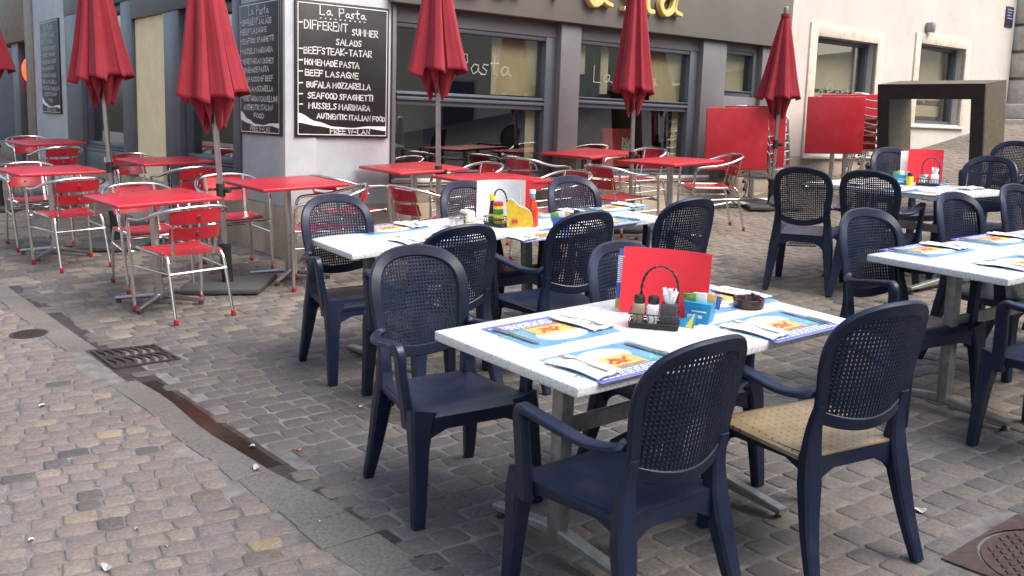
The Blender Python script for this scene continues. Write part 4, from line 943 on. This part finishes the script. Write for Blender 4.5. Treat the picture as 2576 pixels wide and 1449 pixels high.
sheet('menu_card','large glossy red menu card standing on the nearest table','menu',face('T1',.595,3.80,71),.325,.240,M_['menu'],.018,-.03,'red menu cards')
o=sheet('menu_card','blue menu card peeking out behind the large red menu','menu',face('T1',.59,3.835,72),.338,.225,M_['blue'],.012,-.03,None,M_['orange'],(.0,.35,.0,.18))
m=MB(); [m.add([(-.165,-.0028,.205-.0075*k),(-.14-.002*(k%3),-.0028,.205-.0075*k),(-.14-.002*(k%3),-.0028,.209-.0075*k),(-.165,-.0028,.209-.0075*k)],[(0,1,2,3)]) for k in range(14)]; m.obj('print_lines',M_['paper'],o)
def caddy(M,label):
    t=thing('condiment_caddy',label,'caddy',M,'wire condiment caddies')
    m=MB(); m.box((0,0,.008),(.175,.085,.012),0,None,.004); m.obj('base',M_['black'],t)
    m=MB(); rect=[(-.088,-.043),(.088,-.043),(.088,.043),(-.088,.043)]
    for z in (.02,.052): m.tube([(x,y,z) for x,y in rect],.0028,6,True)
    for k in range(9):
        x=-.08+.02*k
        for y in (-.043,.043): m.tube([(x-.006,y,.014),(x+.004,y,.034),(x-.002,y,.052)],.0018,5,smooth=2)
    m.obj('rail',M_['black'],t)
    m=MB(); P=[Vector((-.062,.012,.014)),Vector((-.064,.012,.10)),Vector((-.062,.012,.155)),Vector((-.045,.012,.195)),Vector((-.018,.012,.214)),Vector((.0,.012,.217))]; P=P+[Vector((-p.x,p.y,p.z)) for p in P[-2::-1]]; P=[p+Vector((.012,0,0)) for p in P]
    Q=crom(P,7); 
    for ph in (0,math.pi): m.tube([p+Vector((math.sin(i*.9+ph)*.0025,math.cos(i*.9+ph)*.0035,0)) for i,p in enumerate(Q)],.0032,6)
    m.obj('handle',M_['black'],t); return t
def shaker(M,label,fill):
    t=thing('shaker',label,'shaker',M,'salt and pepper shakers')
    m=MB(); m.sweep([(0,0,0),(0,0,.03),(0,0,.062),(0,0,.070)],[.034,.042,.046,.038],[.034,.042,.046,.038],(1,0,0),ch=.14); m.obj('body',fill,t)
    m=MB(); m.lathe([(.018,.070),(.0195,.072),(.0195,.092),(.017,.098),(.001,.099)],16); m.obj('lid',M_['black'],t)
def napkin_cup(M,label,mm):
    t=thing('toothpick_cup',label,'cup',M)
    m=MB(); m.box((0,0,.038),(.058,.06,.075),0,None,.004); m.obj('box',mm,t)
    m=MB()
    for k in range(12):
        a=k*.52; r_=.016; m.sweep([(r_*math.cos(a)*.6,r_*math.sin(a)*.6,.07),(r_*1.4*math.cos(a),r_*1.4*math.sin(a),.118+.012*math.sin(k*2.3))],[.014,.018],.006,(math.cos(a+1),math.sin(a+1),0),ch=.3)
    m.obj('paper_tips',M_['paper'],t)
KA=face('T1',.548,3.66,78); T_=Matrix.Translation
caddy(KA,'twisted black wire caddy in front of the large red menu')
shaker(KA@T_((-.056,-.004,.015)),'beige pepper shaker with black lid in the nearest caddy',M_['tan']); shaker(KA@T_((-.006,-.004,.015)),'white salt shaker with black lid in the nearest caddy',M_['salt'])
napkin_cup(KA@T_((.05,0,.015)),'black cup of white paper sticks in the nearest caddy',mat('charcoal_plastic',(.05,.05,.052),.45))
def sugar_box(M,label,group='sugar sachet boxes',col='cyan',sach=True):
    t=thing('sugar_box',label,'box',M,group)
    m=MB(); m.sweep([(0,0,0),(0,0,.075)],[.085,.105],[.06,.066],(1,0,0),ch=.03); m.obj('tray',M_[col],t)
    m=MB(); m.add([(-.035,-.0335,.02),(.02,-.0335,.02),(.02,-.0345,.032),(-.035,-.0345,.032)],[(0,1,2,3)]); m.add([(-.02,-.0345,.042),(.035,-.0345,.042),(.035,-.0352,.048),(-.02,-.0352,.048)],[(0,1,2,3)]); m.obj('print',M_['paper'],t)
    if sach:
        for k,(c_,x) in enumerate((('green',-.025),('paper',.0),('orange',.022),('blue',.03))):
            m=MB(); m.box((x,-.012+.012*k,.082),(.05,.007,.05),0,Matrix.Rotation(R(6*k-8),4,'Y'),.002); m.obj('sachet',M_[col if c_=='x' else c_],t)
    return t
sugar_box(face('T1',.725,3.755,62),'bright blue sugar box behind the right end of the large red menu')
t=thing('promo_tent','blue and yellow folded card lying in front of the sugar box','card',face('T1',.675,3.69,60),None)
m=MB(); m.add([(-.05,-.03,.0),(.03,-.03,0),(.03,.0,.05),(-.05,.0,.008)],[(0,1,2,3)]); m.add([(-.05,.03,.0),(.03,.03,0),(.03,.0,.05),(-.05,.0,.008)],[(0,1,2,3)]); m.obj('card',M_['cyan'],t); m=MB(); m.add([(-.0,-.031,.001),(.022,-.031,.001),(.022,-.001,.049),(0,-.001,.032)],[(0,1,2,3)]); m.obj('band',M_['yellow'],t)
t=thing('ashtray','round dark brown glass ashtray on the nearest table','ashtray',on('T1',.958,4.0))
m=MB(); [m.box((0,0,0),(.012,.013,.006),0,Matrix.Rotation(R(a),4,'Z')@Matrix.Translation((.0575,0,.0395)),.002) for a in (25,145,265)]; m.lathe([(.05,0),(.058,.003),(.062,.03),(.062,.036),(.057,.038),(.053,.034),(.049,.014),(.02,.010),(.001,.010)],36); m.obj('bowl',M_['ash'],t)
# middle table
sheet('menu_card','tall white menu sheet standing on the middle table','menu',face('T2a',-.05,6.36,68),.29,.235,M_['paper'],.03,-.03)
sheet('menu_card','red and cream menu edge behind the white sheet on the middle table','menu',face('T2a',.02,6.43,72),.30,.23,M_['menu'],.02,-.03,'red menu cards',M_['cream'],(.0,.82,.0,1))
KB=face('T2a',-.045,6.19,40)
caddy(KB,'black wire caddy holding sauce bottles on the middle table')
t=thing('sauce_bottle','thin brown seasoning bottle with yellow cap in the middle caddy','bottle',KB@T_((-.05,0,.015)))
MB().lathe([(.024,0),(.025,.005),(.023,.06),(.018,.09),(.014,.115),(.012,.13)],16).obj('glass',M_['brownglass'],t); MB().lathe([(.012,.13),(.0155,.131),(.015,.155),(.008,.172),(.002,.176)],14).obj('cap',M_['yellow'],t); MB().lathe([(.0255,.012),(.0258,.013),(.0245,.055),(.024,.056)],16).obj('label',M_['greenl'],t); MB().lathe([(.0262,.040),(.0264,.0405),(.0258,.050),(.0254,.0505)],16).obj('label_band',M_['yellow'],t)
t=thing('seasoning_can','yellow and green seasoning shaker with red lid in the middle caddy','can',KB@T_((.005,0,.015)))
MB().lathe([(.029,0),(.030,.003),(.030,.105),(.028,.107)],20).obj('tin',M_['yellow'],t); MB().lathe([(.0295,.105),(.031,.107),(.030,.128),(.001,.13)],20).obj('lid',M_['redprint'],t); MB().lathe([(.0303,.055),(.0306,.0555),(.0306,.088),(.0303,.0885)],20).obj('label',M_['greenl'],t); MB().lathe([(.0303,.018),(.0306,.0185),(.0306,.026),(.0303,.0265)],20).obj('label_band',M_['black'],t)
t=thing('drinks_card','yellow rounded drinks card fanned open beside the caddy on the middle table','menu',face('T2a',.10,6.10,100))
def dc(x0,y0,an,mm,nm):
    P=[(a*.82,b*.84) for a,b in [(0,0),(.17,0),(.185,.03),(.175,.09),(.14,.125),(.09,.145),(.05,.185),(.02,.195),(0,.17)]]; P=soft(P,3)
    m=MB(); m.prism([(a,b) for a,b in P],-.0012,.0012,0,Matrix.Translation((x0,y0,.003))@Matrix.Rotation(R(an),4,'Z')@Matrix.Rotation(R(90),4,'X')); m.obj(nm,mm,t)
dc(-.09,.02,-8,M_['mustard'],'front_page'); dc(-.085,.035,-3,M_['cream'],'middle_page'); dc(-.08,.05,4,M_['paper'],'back_page')
m=MB(); m.box((.045,-.002,.035),(.035,.004,.022),0,Matrix.Translation((-.09,.012,.003))@Matrix.Rotation(R(-8),4,'Z')); m.obj('print_mark',M_['redprint'],t)
t=thing('ketchup_bottle','tall red ketchup bottle with white cap on the middle table','bottle',on('T2b',.165,6.33))
MB().lathe([(.030,0),(.032,.006),(.032,.075),(.028,.115),(.018,.155),(.014,.175)],22).obj('bottle',M_['ketchup'],t); MB().lathe([(.0145,.172),(.0155,.175),(.0155,.196),(.014,.198)],18).obj('neck_label',M_['sky'],t); MB().lathe([(.015,.198),(.0175,.199),(.0175,.222),(.001,.224)],18).obj('cap',M_['paint_w'],t)
t=thing('sugar_jar','round chrome-lidded glass sugar jar on the middle table','jar',on('T2a',-.283,6.18))
MB().lathe([(.048,0),(.052,.004),(.052,.045),(.046,.05)],24).obj('glass',M_['chrome'],t); MB().lathe([(.054,.05),(.055,.053),(.05,.066),(.02,.072),(.001,.073)],24).obj('lid',M_['chrome'],t)
t=thing('napkin_box','cream and blue card box behind the sugar jar','box',face('T2a',-.235,6.36,30),None)
MB().box((0,0,.035),(.11,.06,.07),0,None,.012).obj('box',M_['cream'],t); MB().box((0,-.0305,.03),(.09,.002,.045),0,None).obj('print',M_['blue'],t)
sugar_box(face('T2b',.33,6.21,80),'dark blue sugar box at the middle table seam',col='blue')
shaker(on('T2b',.43,6.30),'small clear shaker beside the dark blue sugar box',M_['salt'])
# far right table
sheet('menu_card','small red menu card on the far right table','menu',face('T3',3.35,8.50,75),.27,.26,M_['menu'],.015,-.03,'red menu cards')
sheet('menu_card','pale menu sheet behind the small red card on the far right table','menu',face('T3',3.33,8.56,80),.30,.24,M_['paper'],.012,-.03)
KC=face('T3',3.265,8.20,70); caddy(KC,'dark wire caddy in front of the small red menu')
napkin_cup(KC@T_((.045,0,.015)),'white paper cup in the far right caddy',M_['paper'])
t=thing('sugar_jar','round metal sugar jar in the far right caddy','jar',KC@T_((-.03,0,.015))); MB().lathe([(.035,0),(.037,.004),(.037,.055),(.03,.06)],20).obj('glass',M_['chrome'],t); MB().lathe([(.037,.06),(.038,.062),(.03,.072),(.001,.074)],20).obj('lid',M_['steel'],t)
sugar_box(face('T3',3.08,8.28,75),'light blue sugar box on the far right table')
shaker(on('T3',3.12,8.20),'yellow-topped little shaker on the far right table',M_['yellow'])
shaker(on('T4',2.86,5.40),'small white shaker on the right-edge table',M_['salt'])
t=thing('pale_post','pale grey painted post at the right picture edge behind the navy chairs','post',MG(4.32,8.5,0))
MB().lathe([(.08,0),(.08,.06),(.05,.09),(.047,1.05),(.052,1.07),(.03,1.10),(.001,1.11)],20).obj('shaft',mat('pale_grey_paint',(.42,.44,.43),.5,noise=(8,.12)),t)
# bag under the right-edge table
t=thing('plastic_bag','crumpled white plastic bag on a chair seat under the right-edge table','bag',MG(2.72,5.53,0,.435))
def bagf(i,j):
    a=2*math.pi*i; r_=.105*(math.sin(math.pi*min(1,.12+.8*j))**.6)*(1+.18*math.sin(5*a+9*j)+.10*math.sin(11*a-4*j)); return (r_*math.cos(a),r_*math.sin(a)*.8,.20*j)
MB().grid(bagf,48,16).obj('bag',M_['bag'],t)
# ------------------------------------------------------------------ ironwork and litter
def iron_grate(GQ,label):
    (x0,y0),(x1,y1),(x2,y2),(x3,y3)=GQ; P=lambda a,b,h=0: Wg((x0*(1-a)+x1*a)*(1-b)+(x3*(1-a)+x2*a)*b,(y0*(1-a)+y1*a)*(1-b)+(y3*(1-a)+y2*a)*b,h)
    o=thing('drain_grate',label,'grate',Matrix.Identity(4),'iron drain grates')
    m=MB(); m.add([P(a,b,-.012) for a,b in ((0,0),(1,0),(1,1),(0,1))],[(0,1,2,3)]); m.obj('sump',M_['void'],o)
    m=MB()
    def bar(a0,a1,b0,b1): m.add([P(a,b,h) for h in (-.011,.004) for a,b in ((a0,b0),(a1,b0),(a1,b1),(a0,b1))],[(4,5,6,7),(0,1,5,4),(1,2,6,5),(2,3,7,6),(3,0,4,7)])
    bar(0,1,0,.05); bar(0,1,.95,1); bar(0,.05,.05,.95); bar(.95,1,.05,.95); bar(.05,.95,.475,.525)
    for row in ((.05,.475),(.525,.95)):
        for k in range(7):
            a=.045+.9*(k+.30)/7; n=6; w_=.052; L_=[]
            for i in range(n+1):
                f=i/n; b=row[0]+(row[1]-row[0])*f; off=.045*math.sin(f*math.pi*1.4-.4); L_.append((a+off,b))
            vs=[P(x,b,h) for h in (-.011,.003) for x,b in L_]+[P(x+w_,b,h) for h in (-.011,.003) for x,b in L_]; q=n+1
            m.add(vs,[(q+i,q+i+1,3*q+i+1,3*q+i) for i in range(n)]+[(i,i+1,q+i+1,q+i) for i in range(n)]+[(2*q+i,2*q+i+1,3*q+i+1,3*q+i) for i in range(n)])
    m.obj('grid',M_['iron'],o,smooth=False)
iron_grate(GRATE,'cast iron gutter grate with two rows of curved slots')
iron_grate(GRATE2,'small rusty drain grate in the paving behind a navy chair leg')
def cover(u,v,r_,label,frame=None):
    c=thing('manhole_cover',label,'manhole cover',Matrix.Identity(4)); k=32
    if frame:
        Q=manq(); m=MB(); cen=[Wg(MANC[0]+(r_+.012)*math.cos(MANA+2*math.pi*(i+.0)/k+R(45)+math.pi),MANC[1]+(r_+.012)*math.sin(MANA+2*math.pi*i/k+R(45)+math.pi),.002) for i in range(k)]
        out=[]
        for i in range(k):
            f=i/k*4; a=int(f)%4; g=f-int(f); (xa,ya),(xb,yb)=Q[a],Q[(a+1)%4]; out.append(Wg(xa+(xb-xa)*g,ya+(yb-ya)*g,.002))
        m.add(cen+out+[p-N*.02 for p in out],[(i,(i+1)%k,k+(i+1)%k,k+i) for i in range(k)]+[(k+i,k+(i+1)%k,2*k+(i+1)%k,2*k+i) for i in range(k)]); m.obj('frame',M_['rust'],c,smooth=False)
    m=MB(); m.add([Wg(u,v,-.001)]+[Wg(u+r_*math.cos(2*math.pi*i/k),v+r_*math.sin(2*math.pi*i/k),-.001) for i in range(k)]+[Wg(u+r_*math.cos(2*math.pi*i/k),v+r_*math.sin(2*math.pi*i/k),-.02) for i in range(k)],[(0,1+i,1+(i+1)%k) for i in range(k)]+[(1+i,1+(i+1)%k,1+k+(i+1)%k,1+k+i) for i in range(k)]); m.obj('disc',M_['rust'] if frame else M_['iron'],c,smooth=False)
    m=MB(); st=.042 if frame else .03; n=int(r_/st)+1; ca,sa=math.cos(MANA+.78),math.sin(MANA+.78)
    for i in range(-n,n+1):
        for j in range(-n,n+1):
            x,y=i*st+(st/2 if j%2 else 0),j*st*.8
            if math.hypot(x,y)<r_-st*.7:
                a,b=st*.34,st*.20; m.add([Wg(u+ca*(x+p)-sa*(y+q),v+sa*(x+p)+ca*(y+q),h) for h,k_ in ((-.0012,1),(.004,.8)) for p,q in ((-a*k_,-b*k_),(a*k_,-b*k_),(a*k_,b*k_),(-a*k_,b*k_))],[(4,5,6,7),(0,1,5,4),(1,2,6,5),(2,3,7,6),(3,0,4,7)])
    m.obj('tread',M_['rust'] if frame else M_['iron'],c,smooth=False)
cover(MANC[0],MANC[1],.252,'rusty round manhole cover in a square iron frame, lower right',True)
cover(RC[0],RC[1],RCr,'small round iron cover set into street setts at left')
def scrap(u,v,sx,sy,rot,m,label,h=.006):
    t=thing('litter_scrap',label,'litter',MG(u,v,rot,h),'litter on the setts')
    MB().grid(lambda i,j:((i-.5)*sx*(1-.4*abs(j-.5)),(j-.5)*sy,.004*math.sin(i*5+j*4)+.003*i),6,6).obj('scrap',m,t)
for u,v,sx,sy,r_,mm,l in [(-1.049,4.189,.075,.03,20,'paper','longest crumpled white scrap beside the wet gutter'),(-1.129,4.441,.035,.022,-20,'paper','small white scrap on the gutter slab'),(-1.337,3.299,.075,.032,40,'paper','crumpled white scrap at the bottom left of the street setts'),
 (-1.686,3.508,.02,.02,0,'cream','pale pebble-like scrap at lower left'),(-.912,4.394,.035,.02,70,'leaf','orange scrap at the lower end of the puddle'),(-1.34,3.598,.018,.012,10,'paper','tiny white fleck in the middle of the pink setts'),(-1.181,3.459,.018,.013,60,'paper','tiny white fleck right of the pink setts centre'),
 (-.679,3.657,.02,.014,30,'paper','tiny white fleck near the front chair leg and gutter'),(-.722,4.98,.02,.02,0,'cream','tiny greenish fleck left of the second navy chair'),(1.584,3.757,.055,.045,40,'stain','white chalky patch beside the front right chair leg'),(-2.327,5.012,.05,.03,10,'stain','pale flattened scrap left of the puddle')]:
    scrap(u,v,sx*.9,sy*.8,r_,M_['scrap'] if mm=='paper' else M_[mm],l)
